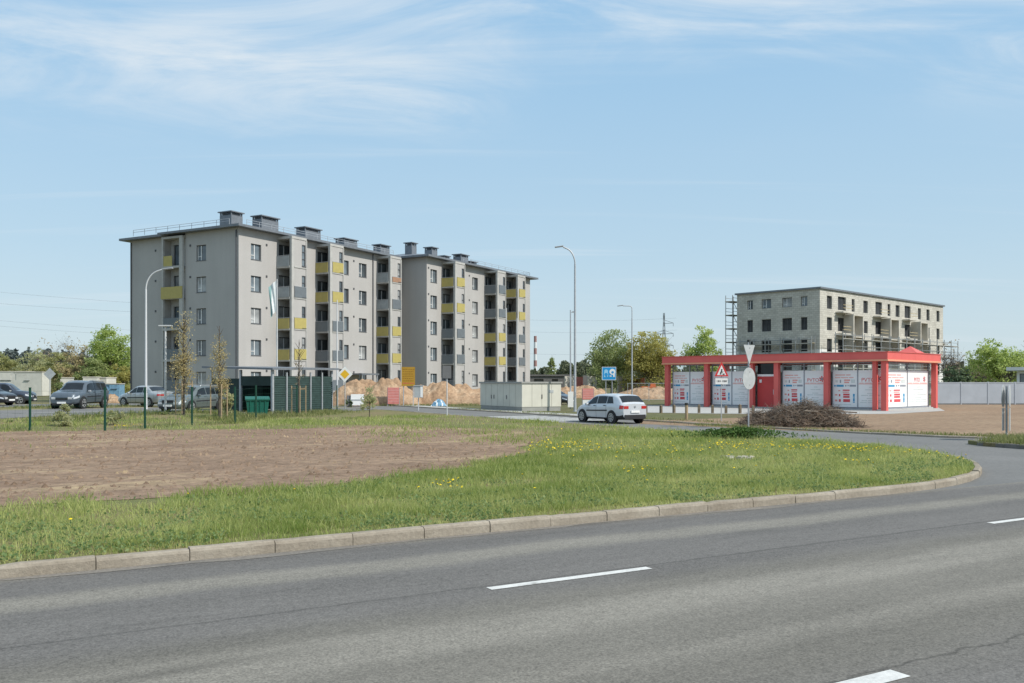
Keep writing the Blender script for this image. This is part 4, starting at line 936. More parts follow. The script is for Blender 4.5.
# roadworks triangle with white plate
Y = 48.5; t = signthing('red-bordered warning triangle above a white plate, standing before the pavilion', 721.3, Y); post(t, 3.0, .03)
c = hz(370.8,Y); s = .38
polyplate(t, [(-s,c-.30),(s,c-.30),(0,c+.50)], -.05, .02, M['signred'], 'triangle_plate')
f = MB(); f.quad([(-s*.64,-.064,c-.23),(s*.64,-.064,c-.23),(0,-.064,c+.30)], M['signwhite'])
f.disc((.01,-.066,c+.05), .045, .008, (0,1,0), M['ink'], 12); f.box((-.02,-.069,c-.07), (.07,.006,.15), M['ink'], mtx=Matrix.Rotation(.5,3,'Y')); f.box((-.05,-.069,c-.17), (.08,.006,.05), M['ink']); f.box((.11,-.069,c-.18), (.11,.006,.06), M['ink']); f.box((.06,-.072,c-.07), (.10,.004,.025), M['ink'], mtx=Matrix.Rotation(-.6,3,'Y'))
f.build('symbol', t)
f = MB(); f.box((0,-.05,c-.56), (.66,.02,.32), M['signwhite']); o = f.build('lower_plate', t)
f = MB()
for i, w_ in enumerate((.05,.09,.09,.03,.09,.09,.12)): f.box((-.24+i*.08,-.063,c-.56), (w_*.5,.004,.10 if i != 3 else .03), M['ink'])
f.build('marking', o)
# priority diamond
Y = 60; t = signthing('yellow priority-road diamond with white border left of the earth heaps', 345, Y); post(t, hz(366,Y)-zg(345,Y), .03); c = hz(374.3,Y)-zg(345,Y); s = .52
polyplate(t, [(-s,c),(0,c-s),(s,c),(0,c+s)], -.05, .02, M['signwhite'], 'diamond_plate'); f = MB(); s *= .60; f.quad([(-s,-.065,c),(0,-.065,c-s),(s,-.065,c),(0,-.065,c+s)], M['signyellow']); f.build('symbol', t)
# back of a diamond at the car park
Y = 76; t = signthing('grey back of a diamond sign on a pole beyond the car park', 50, Y); z0 = zg(50,Y); post(t, hz(369,Y)-z0, .04); c = hz(374,Y)-z0; s = .52
polyplate(t, [(-s,c),(0,c-s),(s,c),(0,c+s)], -.05, .02, M['signback'], 'diamond_plate')
# yellow information board
Y = 78; t = signthing('tall amber information board with faint lines on two legs before the clay heaps', 408.3, Y); c = hz(376.5,Y)
post(t, c, .04, None, -.42, .05); post(t, c, .04, None, .42, .05); f = MB(); f.box((0,-.03,c), (1.16,.05,1.65), M['infoyellow']); o = f.build('board', t)
f = MB(); rg = random.Random(2)
for i in range(7):
    x = -.48
    while x < .40: w_ = rg.uniform(.05,.18); f.box((x+w_/2,-.057,c+.62-i*.2), (w_,.004,.06), M['ink_red'] if i == 6 else pm('amber_ink',(.25,.12,.01),.6,.1,3)); x += w_+.05
f.build('marking', o)
# blue board
Y = 92; t = signthing('blue square board with two pale pictograms on two posts behind the hatchback', 609, Y); c = hz(373.5,Y)
post(t, c+.3, .045, None, -.32, .06); post(t, c+.3, .045, None, .32, .06); f = MB(); f.box((0,-.02,c), (1.45,.05,1.35), M['signblue']); o = f.build('board', t)
f = MB()
for z in (-.655,.655): f.box((0,-.048,c+z), (1.45,.006,.04), M['signwhite'])
for x in (-.705,.705): f.box((x,-.048,c), (.04,.006,1.27), M['signwhite'])
f.disc((-.30,-.048,c+.22), .20, .008, (0,1,0), M['signlight'], 16); f.box((-.44,-.05,c-.12), (.14,.006,.5), M['signlight']); f.box((-.16,-.05,c-.12), (.12,.006,.42), M['signlight']); f.disc((-.30,-.053,c-.10), .17, .008, (0,1,0), M['signblue'], 16)
f.disc((.34,-.048,c+.18), .30, .008, (0,1,0), M['signwhite'], 20); f.disc((.36,-.054,c+.12), .13, .008, (0,1,0), M['signblue'], 16); f.box((.50,-.052,c-.14), (.16,.006,.42), M['signwhite']); f.box((.16,-.052,c-.26), (.2,.006,.10), M['signwhite'])
f.build('symbol', o)
# dark rectangular sign back
Y = 52.5; t = signthing('dark back of a rectangular sign on a tall pole before the clay heaps', 447, Y); post(t, hz(366,Y)-zg(447,Y), .03, M['whitepole']); f = MB(); f.box((0,-.05,hz(372,Y)-zg(447,Y)), (.50,.02,.74), M['plinth']); f.build('plate', t)
# right-hand keep pair, almost edge on
Y = 32.0; x = at(1006.5,Y); t = thing('road_sign', 'pair of round plates above narrow plates seen nearly edge-on, on the corner island', 'road sign', (x,Y,.13), 0, 'road signs'); post(t, hz(386,Y)-.13, .035); c = hz(396,Y)-.13
for s in (-1, 1):
    f = MB(); an = R(-35)+s*R(2); f.disc((s*.10*math.cos(R(-29)),s*.10*math.sin(R(-29)),c), .40, .018, (math.cos(an),math.sin(an),0), M['signback'], 26); f.build('round_plate', t)
    f = MB(); f.box((s*.10*math.cos(R(-29)),s*.10*math.sin(R(-29)),c-.83), (.02,.40,.80), M['signback'], an); f.build('narrow_plate', t)
# electricity cabinet on a stalk
Y = 66; t = thing('meter_cabinet', 'small grey and white cabinet on a thin stalk before the clay heaps', 'cabinet', (at(418.5,Y),Y,0)); post(t, hz(391,Y), .035, M['whitepole']); c = hz(391.7,Y)
f = MB(); f.box((0,0,c), (.62,.36,.86), M['signback']); f.box((.02,0,c+.45), (.72,.46,.05), M['signback']); f.build('cabinet', t); f = MB(); f.box((.24,-.19,c), (.17,.02,.80), M['signwhite']); f.build('door', t)

# ------------------------------------------------------------------ transformer kiosk
c0 = xy(*uv(gp(522,411.6))); t = thing('transformer_kiosk', 'flat-topped beige transformer kiosk with panelled sides beside the side road', 'kiosk', (c0[0],c0[1],0), ROT)
kx, ky, kh = 3.3, 6.3, 2.0
q = MB(); q.b2((0,0,.32), (kx,ky,kh), M['kiosk']); q.build('body', t)
q = MB(); q.b2((.03,.03,0), (kx-.03,ky-.03,.318), M['kioskdark']); q.build('plinth', t)
q = MB(); q.b2((-.08,-.08,kh+.002), (kx+.08,ky+.08,kh+.12), M['kioskdark']); q.build('roof', t)
seam = pm('panel_seam', (.36,.35,.30), .8, .05, 2)
for i in range(1, 7): q = MB(); q.box((-.004, i*.9, 1.15), (.008,.03,1.62), seam); q.build('panel_seam', t)
for i in range(1, 4): q = MB(); q.box((i*.83, -.004, 1.15), (.03,.008,1.62), seam); q.build('panel_seam', t)
for x in (.15,.45,.75,1.05,1.35): pass
for y in (2.2, 4.1, 4.5):
    q = MB(); q.box((-.02, y, 1.0), (.04,.06,.28), M['plinth']); q.build('handle', t)
q = MB(); q.box((1.66,-.02,1.05), (.05,.04,.30), M['ink']); q.build('handle', t)
q = MB(); q.box((2.45,-.012,1.42), (.38,.02,.20), M['signback']); q.build('notice_plate', t)

# ------------------------------------------------------------------ bin shelter
sx_, sy_ = -14.8, 55.6; zb = .0
u0, v0 = uv((sx_, sy_)); zsh = ZP(u0, v0)
sh = thing('bin_shelter', 'dark slatted bin shelter with a flat dark canopy beside the apartment building', 'shelter', (sx_,sy_,zsh-.02), arz)
# local x runs away along the sunny side, local y runs left
q = MB(); n_ = 1
q.quad([(-.35,-.35,2.72),(5.9,-.35,2.78),(5.9,5.8,2.95),(-.35,5.8,2.88)], M['roofm']); q.quad([(-.35,5.8,3.0),(5.9,5.8,3.07),(5.9,-.35,2.9),(-.35,-.35,2.84)], M['roofm'])
for a, b, c, d in ((( -.35,-.35,2.72),(5.9,-.35,2.78),(5.9,-.35,2.9),(-.35,-.35,2.84)),((-.35,5.8,2.88),(-.35,-.35,2.72),(-.35,-.35,2.84),(-.35,5.8,3.0)),((5.9,-.35,2.78),(5.9,5.8,2.95),(5.9,5.8,3.07),(5.9,-.35,2.9)),((5.9,5.8,2.95),(-.35,5.8,2.88),(-.35,5.8,3.0),(5.9,5.8,3.07))): q.quad([a,b,c,d], M['roofm'])
q.build('canopy', sh)
def spost(x, y, h=2.75, s=.14): q = MB(); q.box((x,y,h/2), (s,s,h), M['galv']); q.build('post', sh)
for x, y in ((0,0),(0,2.7),(0,5.3),(5.5,0),(5.5,5.3)): spost(x, y)
for i in range(1, 5): spost(i*1.1, -.13, 2.6, .09)
def slats(x0, y0, x1, y1, z0, z1, nm='slat_panel'):
    q = MB(); n = int((z1-z0)/.14); d = math.hypot(x1-x0, y1-y0); a = math.atan2(y1-y0, x1-x0)
    for i in range(n): q.box(((x0+x1)/2,(y0+y1)/2,z0+.07+i*.14), (d,.03,.112), M['slat'], a)
    nx_, ny_ = -math.sin(a)*.05, math.cos(a)*.05
    q.box(((x0+x1)/2+nx_,(y0+y1)/2+ny_,(z0+z1)/2), (d,.01,z1-z0), pm('slat_backing', (.022,.042,.038), .8, .2, 2), a)
    q.build(nm, sh)
slats(.07,-.06,5.5,-.06,.08,2.35); slats(0.0,2.75,0.0,5.25,.08,2.2); slats(.1,5.35,5.5,5.35,.08,2.2); slats(5.55,.1,5.55,5.2,.08,2.2); slats(0,.1,0,2.6,1.75,2.35)
slats(1.9,2.7,1.9,5.3,.08,2.1)
p = gp(260,417.0,zsh); b = thing('rubbish_bin', 'green wheeled rubbish container with sloping lid in front of the slatted shelter', 'bin', (p.x-.2,p.y+.2,zsh-.01), R(18))
q = MB(); 
for i in range(1): 
    lo = [(-.52,-.36),(.52,-.36),(.52,.36),(-.52,.36)]; hi = [(-.62,-.46),(.62,-.46),(.62,.46),(-.62,.46)]
    for k in range(4):
        a, c, d, e = lo[k], lo[(k+1)%4], hi[(k+1)%4], hi[k]; q.quad([(*a,.16),(*c,.16),(*d,.98),(*e,.98)], M['binm'])
    q.quad([(*a,.16) for a in reversed(lo)], M['binm'])
for x in (-.4,-.13,.13,.4): q.box((x,-.42,.55), (.05,.06,.72), M['binm'], mtx=Matrix.Rotation(R(7),3,'X'))
q.build('body', b)
q = MB(); q.quad([(-.66,-.5,.99),(.66,-.5,.99),(.66,.5,1.16),(-.66,.5,1.16)], M['binm']); q.box((0,-.5,.99), (1.32,.05,.08), M['binm']); q.quad([(-.66,-.5,.97),(-.66,.5,.97),(-.66,.5,1.16),(-.66,-.5,.99)], M['binm']); q.quad([(.66,-.5,.97),(.66,.5,.97),(.66,.5,1.16),(.66,-.5,.99)], M['binm']); q.build('lid', b)
for x in (-.4,.4):
    for y in (-.28,.28): q = MB(); q.disc((x,y,.085), .085, .05, (1,0,0), M['tyre'], 12); q.build('wheel', b)

# ------------------------------------------------------------------ green mesh fence
fx_pts = [(-60,431.5),(-15,431),(30,430.5),(105,431),(145,428.5),(192,425),(235,423.6),(256,420.5),(297,416.5),(337,411.5)]
fp = [gp(x, y, .13) for x, y in fx_pts]
fpz = [Vector((p.x,p.y,zxy(p.x,p.y))) for p in fp]
fen = thing('mesh_fence', 'low dark green wire mesh fence on thin posts along the car park', 'fence', fpz[2])
for i, p in enumerate(fpz):
    q = MB(); p = p-fpz[2]; q.box((p.x,p.y,p.z+.86), (.07,.07,1.72), M['fencegreen']); q.box((p.x,p.y,p.z+1.735), (.08,.08,.03), M['fencegreen']); q.build('post', fen)
for i in range(len(fpz)-1):
    a, b_ = fpz[i]-fpz[2], fpz[i+1]-fpz[2]; q = MB(); d = (b_-a).length
    for k in range(6): z = Vector((0,0,.1+k*.3)); q.tube([a+z,b_+z], .0035, M['fencegreen'], 3, False)
    n = int(d/.25)
    for k in range(1, n): c = a.lerp(b_, k/n); q.tube([c+Vector((0,0,.08)), c+Vector((0,0,1.6))], .0022, M['fencegreen'], 3, False)
    q.build('mesh_panel', fen)
# ------------------------------------------------------------------ wooden posts by the path
wp = None
for px, py in ((646,413),(661,413),(674,413),(699,413.2),(712.5,413.4),(726,413.5),(740,413.6),(753,413.6)):
    p = gp(px, py)
    if wp is None:
        q = MB(); q.box((0,0,.27), (.15,.15,.54), M['wood']); q.quad([(-.075,-.075,.54),(.075,-.075,.54),(0,0,.60)], M['wood']); q.quad([(.075,-.075,.54),(.075,.075,.54),(0,0,.60)], M['wood']); q.quad([(.075,.075,.54),(-.075,.075,.54),(0,0,.60)], M['wood']); q.quad([(-.075,.075,.54),(-.075,-.075,.54),(0,0,.60)], M['wood']); wp = q.build('wooden_post'); o = wp
    else: o = wp.copy(); col.objects.link(o)
    o.location = (p.x,p.y,.0); o.rotation_euler = (0,0,random.uniform(0,1)); o.scale = (1,1,random.uniform(.9,1.1))
    tag(o, 'short grey wooden post in the row along the paving before the pavilion', 'post', 'wooden posts by the pavilion paving')
p = gp(686.5,420); q = MB(); q.tube([(0,0,0),(0,0,.82)], .085, M['stake'], 10); q.tube([(0,0,.82),(0,0,.95)], .10, M['pole_black'], 10); o = q.build('wooden_post', None, False, (p.x,p.y,0)); tag(o, 'tall round wooden post with a black cap, nearer than the row of short posts', 'post')
for px in (456.5,465.5,475.3):
    p = gp(px,404.5); q = MB(); q.tube([(0,0,0),(0,0,.62),(0,0,.72)], [.16,.16,.11], M['pole_black'], 10); o = q.build('bollard', None, True, (p.x,p.y,0)); tag(o, 'stubby dark bollard in the row before the clay heaps', 'bollard', 'dark bollards before the clay heaps')

# ------------------------------------------------------------------ construction site things
def heap(name, label, px, Y, wpx, hgt, dep, seed, mat=G_clay, cat='earth heap', group=None, z0=0.0, amp=1.0):
    rg = random.Random(seed); W_ = wpx/F*Y; n, m_ = 110, 50; q = MB(); k = q.mi(mat); bumps = [(rg.uniform(-.42,.42), rg.uniform(-.28,.28), rg.uniform(.10,.22), rg.uniform(.45,1)) for _ in range(9)]
    from mathutils import noise as mn
    for i in range(n+1):
        for j in range(m_+1):
            x, y = i/n-.5, j/m_-.5; e = max(0, 1-(2*x)**4)*max(0, 1-(2*y)**4)
            h = max([b[3]*math.exp(-((x-b[0])**2+(y-b[1])**2*.7)/(b[2]**2)) for b in bumps])
            nz = mn.fractal(Vector((x*11+seed*3, y*7, seed)), 1.1, 2.2, 6)*.13*amp
            q.v.append((x*W_, y*dep, max(-.05, hgt*(min(h,.85)*.55+.38+nz)*e**.5 - (.06 if e < .02 else 0))))
    for i in range(n):
        for j in range(m_): a = i*(m_+1)+j; q.f.append((a, a+m_+1, a+m_+2, a+1)); q.m.append(k)
    o = q.build(name, None, True, (at(px,Y),Y,z0)); return tag(o, label, cat, group)
heap('earth_heap', 'orange clay heap left, with a pale crate at its foot, before the apartment building', 374, 82, 96, 2.75, 6, 3)
heap('earth_heap', 'orange clay heap right of the amber board, before the apartment building', 452, 86, 92, 2.5, 7, 8)
heap('earth_heap', 'low orange earth heap behind the kiosk and the two thin poles', 575, 120, 70, 2.1, 8, 12)
heap('earth_heap', 'low orange earth heap left of the red pavilion, beyond the hatchback', 642, 112, 72, 1.9, 8, 15)
heap('earth_heap', 'small tan sand heap behind the silver saloon on the car park', 115, 80, 22, .9, 3, 21, z0=.3)
def placed(name, label, cat, px, Y, z0=None, rz=0, group=None): return thing(name, label, cat, (at(px,Y),Y,zg(px,Y) if z0 is None else z0), rz, group)
t = placed('crate', 'white panelled crate at the foot of the left clay heap', 'crate', 357.5, 77, 0, R(8)); q = MB(); q.b2((-.55,-.4,.12),(.55,.4,1.05), M['signwhite']); q.build('body', t)
for x in (-.4,0,.4): q = MB(); q.b2((x-.05,-.42,0),(x+.05,.42,.118), M['wood']); q.build('skid', t)
q = MB(); q.b2((-.57,-.43,.55),(.57,-.402,.63), M['signback']); q.b2((-.9,-.3,.0),(-.57,.3,.95), M['plinth']); q.build('strap', t)
def barrier(label, px, Y, w_, z0, z1, rz=0):
    t = placed('barrier_board', label, 'barrier', px, Y, 0, rz, 'red barrier boards'); n = 6
    for s in (-1, 1): q = MB(); q.b2((s*w_/2-.04,-.04,0),(s*w_/2+.04,.04,z1), M['lampgrey']); q.build('leg', t)
    q = MB(); q.b2((-w_/2,-.07,z0),(w_/2,-.042,z1), M['pinkred'])
    o = q.build('board', t)
    s = MB()
    for i in range(1, n): z = z0+(z1-z0)*i/n; s.b2((-w_/2+.03,-.076,z-.02),(w_/2-.03,-.071,z+.02), pm('faded_pink',(.70,.38,.34),.7,.1,3))
    s.build('stripes', o); return t
barrier('faded red lattice barrier board between the crate and the amber information board', 393.5, 78, .98, .2, 1.62)
t = barrier('red and white barrier board behind the bonnet of the silver hatchback', 588, 70, .85, .75, 1.6); q = MB(); q.b2((-.42,-.1,.0),(.42,.05,.70), M['signwhite']); q.build('white_base', t)
t = placed('tarpaulin', 'crumpled blue and white tarpaulin beside the tall sign pole', 'tarpaulin', 439, 78, 0); q = MB(); rg = random.Random(5); n = 14
for i in range(n+1):
    for j in range(n+1): x, y = i/n-.5, j/n-.5; q.v.append((x*1.35, y*1.0, max(0, .58*(1-(2*x)**2)*(1-(2*y)**2)+rg.uniform(-.08,.08))))
for i in range(n):
    for j in range(n): a = i*(n+1)+j; q.f.append((a,a+n+1,a+n+2,a+1)); q.m.append(q.mi(M['blue'] if (i+j//3) % 5 else M['signwhite']))
q.build('sheet', t)
# long precast slab stack and wall panels beyond
t = placed('precast_slab_building', 'long low grey concrete building with black openings beyond the kiosk', 'building', 549, 150, 0); q = MB(); hol = [(2.0,3.6,1.7,2.6),(5.0,6.0,1.7,2.6)]
q.panel((-3.3,0,0),(1,0,0),(0,-1,0),7.2,3.1,[(h[0]-1.2,h[1]-1.2,h[2]-.3,h[3]) for h in hol],.3,M['precastgrey']); q.b2((-3.3,.31,0),(3.9,5,3.1),M['precastgrey']); q.build('wall', t); q = MB(); q.b2((-3.5,-.2,3.1),(4.1,5.2,3.35),M['precastgrey']); q.build('roof', t)
wp_ = []
for label, px, Y, w_, h_, rz, mt, op in (
 ('cream precast wall panel with a square opening, first right of the grey building', 569, 140, 2.1, 3.0, .8, 'precast', 1),
 ('pinkish precast wall panel standing between the two cream panels', 579.5, 142, 1.7, 2.9, .7, 'pinkred', 0),
 ('cream precast wall panel with a small opening, left of the blue board', 592, 138, 2.0, 3.0, .75, 'precast', 1),
 ('narrow pale wall panel just right of the blue board', 620, 138, 1.1, 3.0, .8, 'precast', 0),
 ('pale wall panel beside the red site container', 627, 140, 1.2, 2.9, .8, 'precast', 0),
 ('slim grey wall panel standing left of the cream panel by the blue board', 585, 136, .6, 3.1, .0, 'precastgrey', 0)):
    t = placed('precast_wall_panel', label, 'wall panel', px, Y, 0, rz, 'precast wall panels on the site'); q = MB()
    q.panel((-w_/2,-.1,0),(1,0,0),(0,-1,0),w_,h_,[(w_*.36,w_*.68,h_*.45,h_*.68)] if op else [],.2,M[mt]); q.panel((-w_/2,.1,0),(1,0,0),(0,1,0),w_,h_,[(w_*.36,w_*.68,h_*.45,h_*.68)] if op else [],.0,M[mt])
    for x in (-w_/2, w_/2): q.quad([(x,-.1,0),(x,.1,0),(x,.1,h_),(x,-.1,h_)], M[mt])
    q.quad([(-w_/2,-.1,h_),(w_/2,-.1,h_),(w_/2,.1,h_),(-w_/2,.1,h_)], M[mt]); q.build('slab', t)
    q = MB(); q.tube([(w_*.3,.1,h_*.7),(w_*.3,1.4,0)], .05, M['galv'], 6); q.build('prop', t)
t = placed('site_container', 'orange-red open-fronted site container left of the large round tree', 'container', 635, 138, 0, R(-12)); q = MB(); cm_ = M['pinkred']
q.b2((-1.0,-.9,.1),(1.0,-.0,.2),cm_); q.b2((.9,-1.2,.1),(1.5,1.2,2.7),M['orangepaint']); q.b2((-1.0,.9,.1),(.9,1.0,2.7),cm_); q.b2((-1.05,-1.2,2.55),(.9,1.2,2.7),M['precast']); q.b2((-1.05,-1.2,.1),(-.95,1.2,2.55),cm_); q.build('shell', t); q = MB(); 
for i in range(5): q.b2((1.0+i*.1,-1.23,.2),(1.05+i*.1,-1.202,2.6),M['pinkred'])
q.build('ribs', t)
t = placed('site_trailer', 'small orange tipping trailer with pale drums, left of the pavilion', 'trailer', 649, 126, 0, R(-10)); q = MB(); q.b2((-1.0,-.6,.55),(1.0,.6,1.5),M['orangepaint']); q.b2((.2,-.5,1.5),(.9,.5,1.9),M['orangepaint']); q.build('body', t)
for x in (-.6,.6): q = MB(); q.disc((x,-.55,.35),.35,.2,(0,1,0),M['tyre'],16); q.build('wheel', t); q = MB(); q.disc((x,.55,.35),.35,.2,(0,1,0),M['tyre'],16); q.build('wheel', t)
q = MB(); q.tube([(-.9,-.9,0),(-.9,-.9,.8)], .28, M['signwhite'], 12); q.build('drum', t)
# mesh site fence left of the pavilion
t = placed('site_fence', 'thin grey site fence of wire panels between the earth heap and the pavilion', 'fence', 660, 100, 0)
for i in range(4):
    q = MB(); x = -3.6+i*2.4
    for z in (.15,1.95): q.tube([(x,0,z),(x+2.3,0,z)], .02, M['galv'], 5)
    for xx in (x,x+2.3): q.tube([(xx,0,0),(xx,0,2.0)], .022, M['galv'], 5)
    for k in range(1,16): q.tube([(x+k*2.3/16,0,.15),(x+k*2.3/16,0,1.95)], .006, M['galv'], 3, False)
    q.build('panel', t)
# left background: cabins, containers, vans
def cabin(label, px, Y, w_, h_, rz, wins, mat='cabin', dep=2.4, group='site cabins'):
    t = placed('site_cabin', label, 'cabin', px, Y, .1, rz, group); q = MB(); q.panel((-w_/2,-dep/2,0),(1,0,0),(0,-1,0),w_,h_,[(x-.4,x+.4,h_*.66,h_*.92) for x in wins],.1,M[mat]); q.b2((-w_/2,-dep/2+.11,0),(w_/2,dep/2,h_),M[mat]); q.build('wall', t)
    q = MB(); q.b2((-w_/2-.06,-dep/2-.06,h_+.002),(w_/2+.06,dep/2+.06,h_+.12),M['precast']); q.build('roof', t)
    for x in wins: window(t, x, -dep/2+.06, h_*.79, .8, h_*.26, 0, 'plain')
cabin('long cream site cabin with two dark windows at the far left', 9, 135, 6.4, 3.5, .06, (-.3,.6))
cabin('cream site cabin with one dark window left of the diamond sign', 33, 132, 4.0, 3.4, -.05, (-.2,), group='site cabins')
cabin('small white cabin behind the windscreen of the dark off-road car', 67, 120, 1.3, 2.5, .3, ())
cabin('white cabin beyond the roof of the dark off-road car', 92, 122, 1.7, 2.6, .2, ())
cabin('widest white cabin beyond the rear window of the dark off-road car', 103, 124, 2.4, 2.55, -.15, ())
cabin('low blue-roofed site cabin near the corner of the apartment building', 114, 122, 2.0, 1.7, .1, (.4,), 'blue')
# white panel fence on the right and the flat-roofed house behind it
Y = 83.5; x0 = at(934,Y); t = thing('panel_fence', 'long pale grey-blue panel fence behind the brown field at the right', 'fence', (x0,Y,0)); 
for i in range(13):
    q = MB(); q.b2((i*2.5+.06,-.03,.12),(i*2.5+2.44,.03,2.08),M['fencepanel'])
    q.b2((i*2.5+.06,-.05,2.0),(i*2.5+2.44,-.031,2.08),M['fencepanel'])
    q.build('panel', t); q = MB(); q.b2((i*2.5-.05,-.06,0),(i*2.5+.05,.06,2.12),M['fencepanel']); q.build('post', t)
q = MB(); q.b2((0,-.05,0),(32.5,.05,.115),M['plinth']); q.build('plinth', t)
t = thing('flat_roofed_house', 'white house corner with an overhanging flat roof behind the panel fence at the right edge', 'house', (at(1017,96),96,0), R(-29)); q = MB(); q.panel((0,0,0),(1,0,0),(0,-1,0),9,3.3,[(-.0+.25,1.45,1.7,3.0),(4,5.4,1.2,2.7)],.15,M['poster']); q.b2((0,.16,0),(9,7,3.3),M['poster']); q.quad([(0,0,0),(0,.16,0),(0,.16,3.3),(0,0,3.3)],M['poster']); q.build('wall', t)
window(t,.85,.1,2.35,1.2,1.3,0,'plain'); window(t,4.7,.1,1.95,1.4,1.5,0,'plain'); q = MB(); q.b2((-1.0,-1.0,3.32),(10,8,3.68),M['insul']); q.build('roof', t)
q = MB(); q.quad([(1.0,1.0,3.69),(9.5,1.0,3.69),(9.5,3.5,6.2),(1.6,3.5,6.2)],pm('old_tiles',(.22,.15,.13),.9,.2,3)); q.quad([(9.5,6,3.69),(1.0,6,3.69),(1.6,3.5,6.2),(9.5,3.5,6.2)],pm('old_tiles',(.22,.15,.13))); q.quad([(1,6,3.69),(1,1,3.69),(1.6,3.5,6.2)],M['plinth']); q.build('upper_roof', t)
# ------------------------------------------------------------------ far things: chimney, pylon, wires
Yc = 700; t = thing('striped_chimney', 'distant red and white banded factory chimney right of the apartment building', 'chimney', (at(535.3,Yc),Yc,0)); h = hz(336,Yc)
for i in range(8):
    a, b_ = h*i/8, h*(i+1)/8; q = MB(); q.tube([(0,0,a),(0,0,b_)], [1.5-.4*i/8,1.5-.4*(i+1)/8], pm('chimney_red',(.30,.17,.16),.8,.05,1) if i % 2 else pm('chimney_white',(.6,.62,.63),.8,.05,1), 14); q.build('band', t, True)
Yp = 330; t = thing('pylon', 'thin steel lattice pylon rising behind the large round tree', 'pylon', (at(664,Yp),Yp,0)); h = hz(313,Yp); q = MB()
def leg(s, r): return (s[0]*r, s[1]*r)
lv = [0,.15,.3,.45,.58,.7,.8,.9,1.0]; rad = [1.15-.95*min(1,a*1.1) for a in lv]; cs = [(-1,-1),(1,-1),(1,1),(-1,1)]
for i in range(len(lv)-1):
    for k in range(4):
        a = (*leg(cs[k],max(.15,rad[i])),h*lv[i]); b_ = (*leg(cs[k],max(.15,rad[i+1])),h*lv[i+1]); c = (*leg(cs[(k+1)%4],max(.15,rad[i+1])),h*lv[i+1]); q.tube([a,b_],.11,M['pylon'],4); q.tube([a,c],.07,M['pylon'],4)
q.build('tower', t)
for z, s in ((.86,1),(.72,1),(.72,-1),(.56,1),(.56,-1)):
    q = MB(); q.tube([(0,0,h*z),(s*3.4,0,h*z+.2)],.10,M['pylon'],4); q.tube([(0,0,h*z+1.3),(s*3.4,0,h*z+.2)],.08,M['pylon'],4); q.tube([(s*3.4,0,h*z+.2),(s*3.4,0,h*z-1.0)],.09,M['pylon'],4); q.build('cross_arm', t)
for i, (l, r_, sag) in enumerate(((282,298,2),(294,301,3),(309,321,3),(318,328,2))):
    Y = 320; q = MB(); n = 14; xa, xb = at(-220,Y), at(300,Y); za, zb_ = hz(l-14,Y), hz(r_+14,Y)
    q.tube([(xa+(xb-xa)*k/n,Y+i*4,za+(zb_-za)*k/n-sag*4*(k/n)*(1-k/n)) for k in range(n+1)], .035, M['wire'], 4); o = q.build('power_line'); tag(o, 'thin overhead power line crossing the sky left of the apartment building', 'power line', 'overhead power lines at the left')
for i, (z, ) in enumerate(((330,),(352,),(318,))):
    Y = 330; q = MB(); n = 14; xa, xb = at(490,Y), at(664,Y)+4.6; za = zb_ = hz(z,Y)
    q.tube([(xa+(xb-xa)*k/n,Y+.1*i,za-1.0*4*(k/n)*(1-k/n)) for k in range(n+1)], .03, M['wire'], 4); o = q.build('power_line'); tag(o, 'thin overhead power line running from the lattice pylon to the left', 'power line', 'overhead power lines at the pylon')
# ------------------------------------------------------------------ grass
LG = leafmat('grass_blade', (.22,.295,.065), (.58,.59,.24), .55)
LD = leafmat('grass_mixed', (.14,.185,.05), (.36,.34,.16), .42)
def hash2(x, y, s=0):                                             # smooth value noise on the plane
    xi = np.floor(x).astype(int); yi = np.floor(y).astype(int); fx_ = x-xi; fy_ = y-yi; fx_ = fx_*fx_*(3-2*fx_); fy_ = fy_*fy_*(3-2*fy_)
    def h(a, b): v = np.sin(a*127.1+b*311.7+s*74.7)*43758.5453; return v-np.floor(v)
    return (h(xi,yi)*(1-fx_)+h(xi+1,yi)*fx_)*(1-fy_)+(h(xi,yi+1)*(1-fx_)+h(xi+1,yi+1)*fx_)*fy_
def fbm(x, y, s=0): return (hash2(x,y,s)+.5*hash2(x*2.1,y*2.1,s+1)+.25*hash2(x*4.3,y*4.3,s+2))/1.75
def ZPn(u, v):
    S = lambda a, b, x: (lambda t: t*t*(3-2*t))(np.clip((x-a)/(b-a), 0, 1)); return .13+.30*S(44,50,v)*S(16,8,u)*S(90,76,v)
def blades(UV, hgt, wid, rg, z, tint, lean=.55):
    n = len(UV); X = UV[:,0]*D.x+UV[:,1]*N.x; Yy = UV[:,0]*D.y+UV[:,1]*N.y; P = np.stack([X,Yy,z],1)
    a = rg.uniform(0,2*np.pi,n); w = np.stack([np.cos(a),np.sin(a),0*a],1)*(wid*rg.uniform(.6,1.3,n))[:,None]
    b = rg.uniform(0,2*np.pi,n); l = np.stack([np.cos(b),np.sin(b),0*b],1)*(hgt*rg.uniform(.1,lean*1.6,n))[:,None]; up = np.zeros((n,3)); up[:,2] = hgt
    V = np.stack([P-w, P+w, P+w*.75+up*.55+l*.35, P-w*.75+up*.55+l*.35, P+up*(1-.12)+l],1)
    i = np.arange(n)*5; f = np.concatenate([np.stack([i,i+1,i+2],1),np.stack([i,i+2,i+3],1),np.stack([i+3,i+2,i+4],1)])
    return V.reshape(-1,3), f, np.repeat(tint,5)
def plot_mask(UV):
    u, v = UV[:,0], UV[:,1]; ok = (v > 11.17)&(u < 23.84); c = (u > UC)&(v < VC); ok &= ~(c & ((u-UC)**2+(v-VC)**2 > (RC-.17)**2)); return ok
soil_np = [(float(a), float(b)) for a, b in soil]
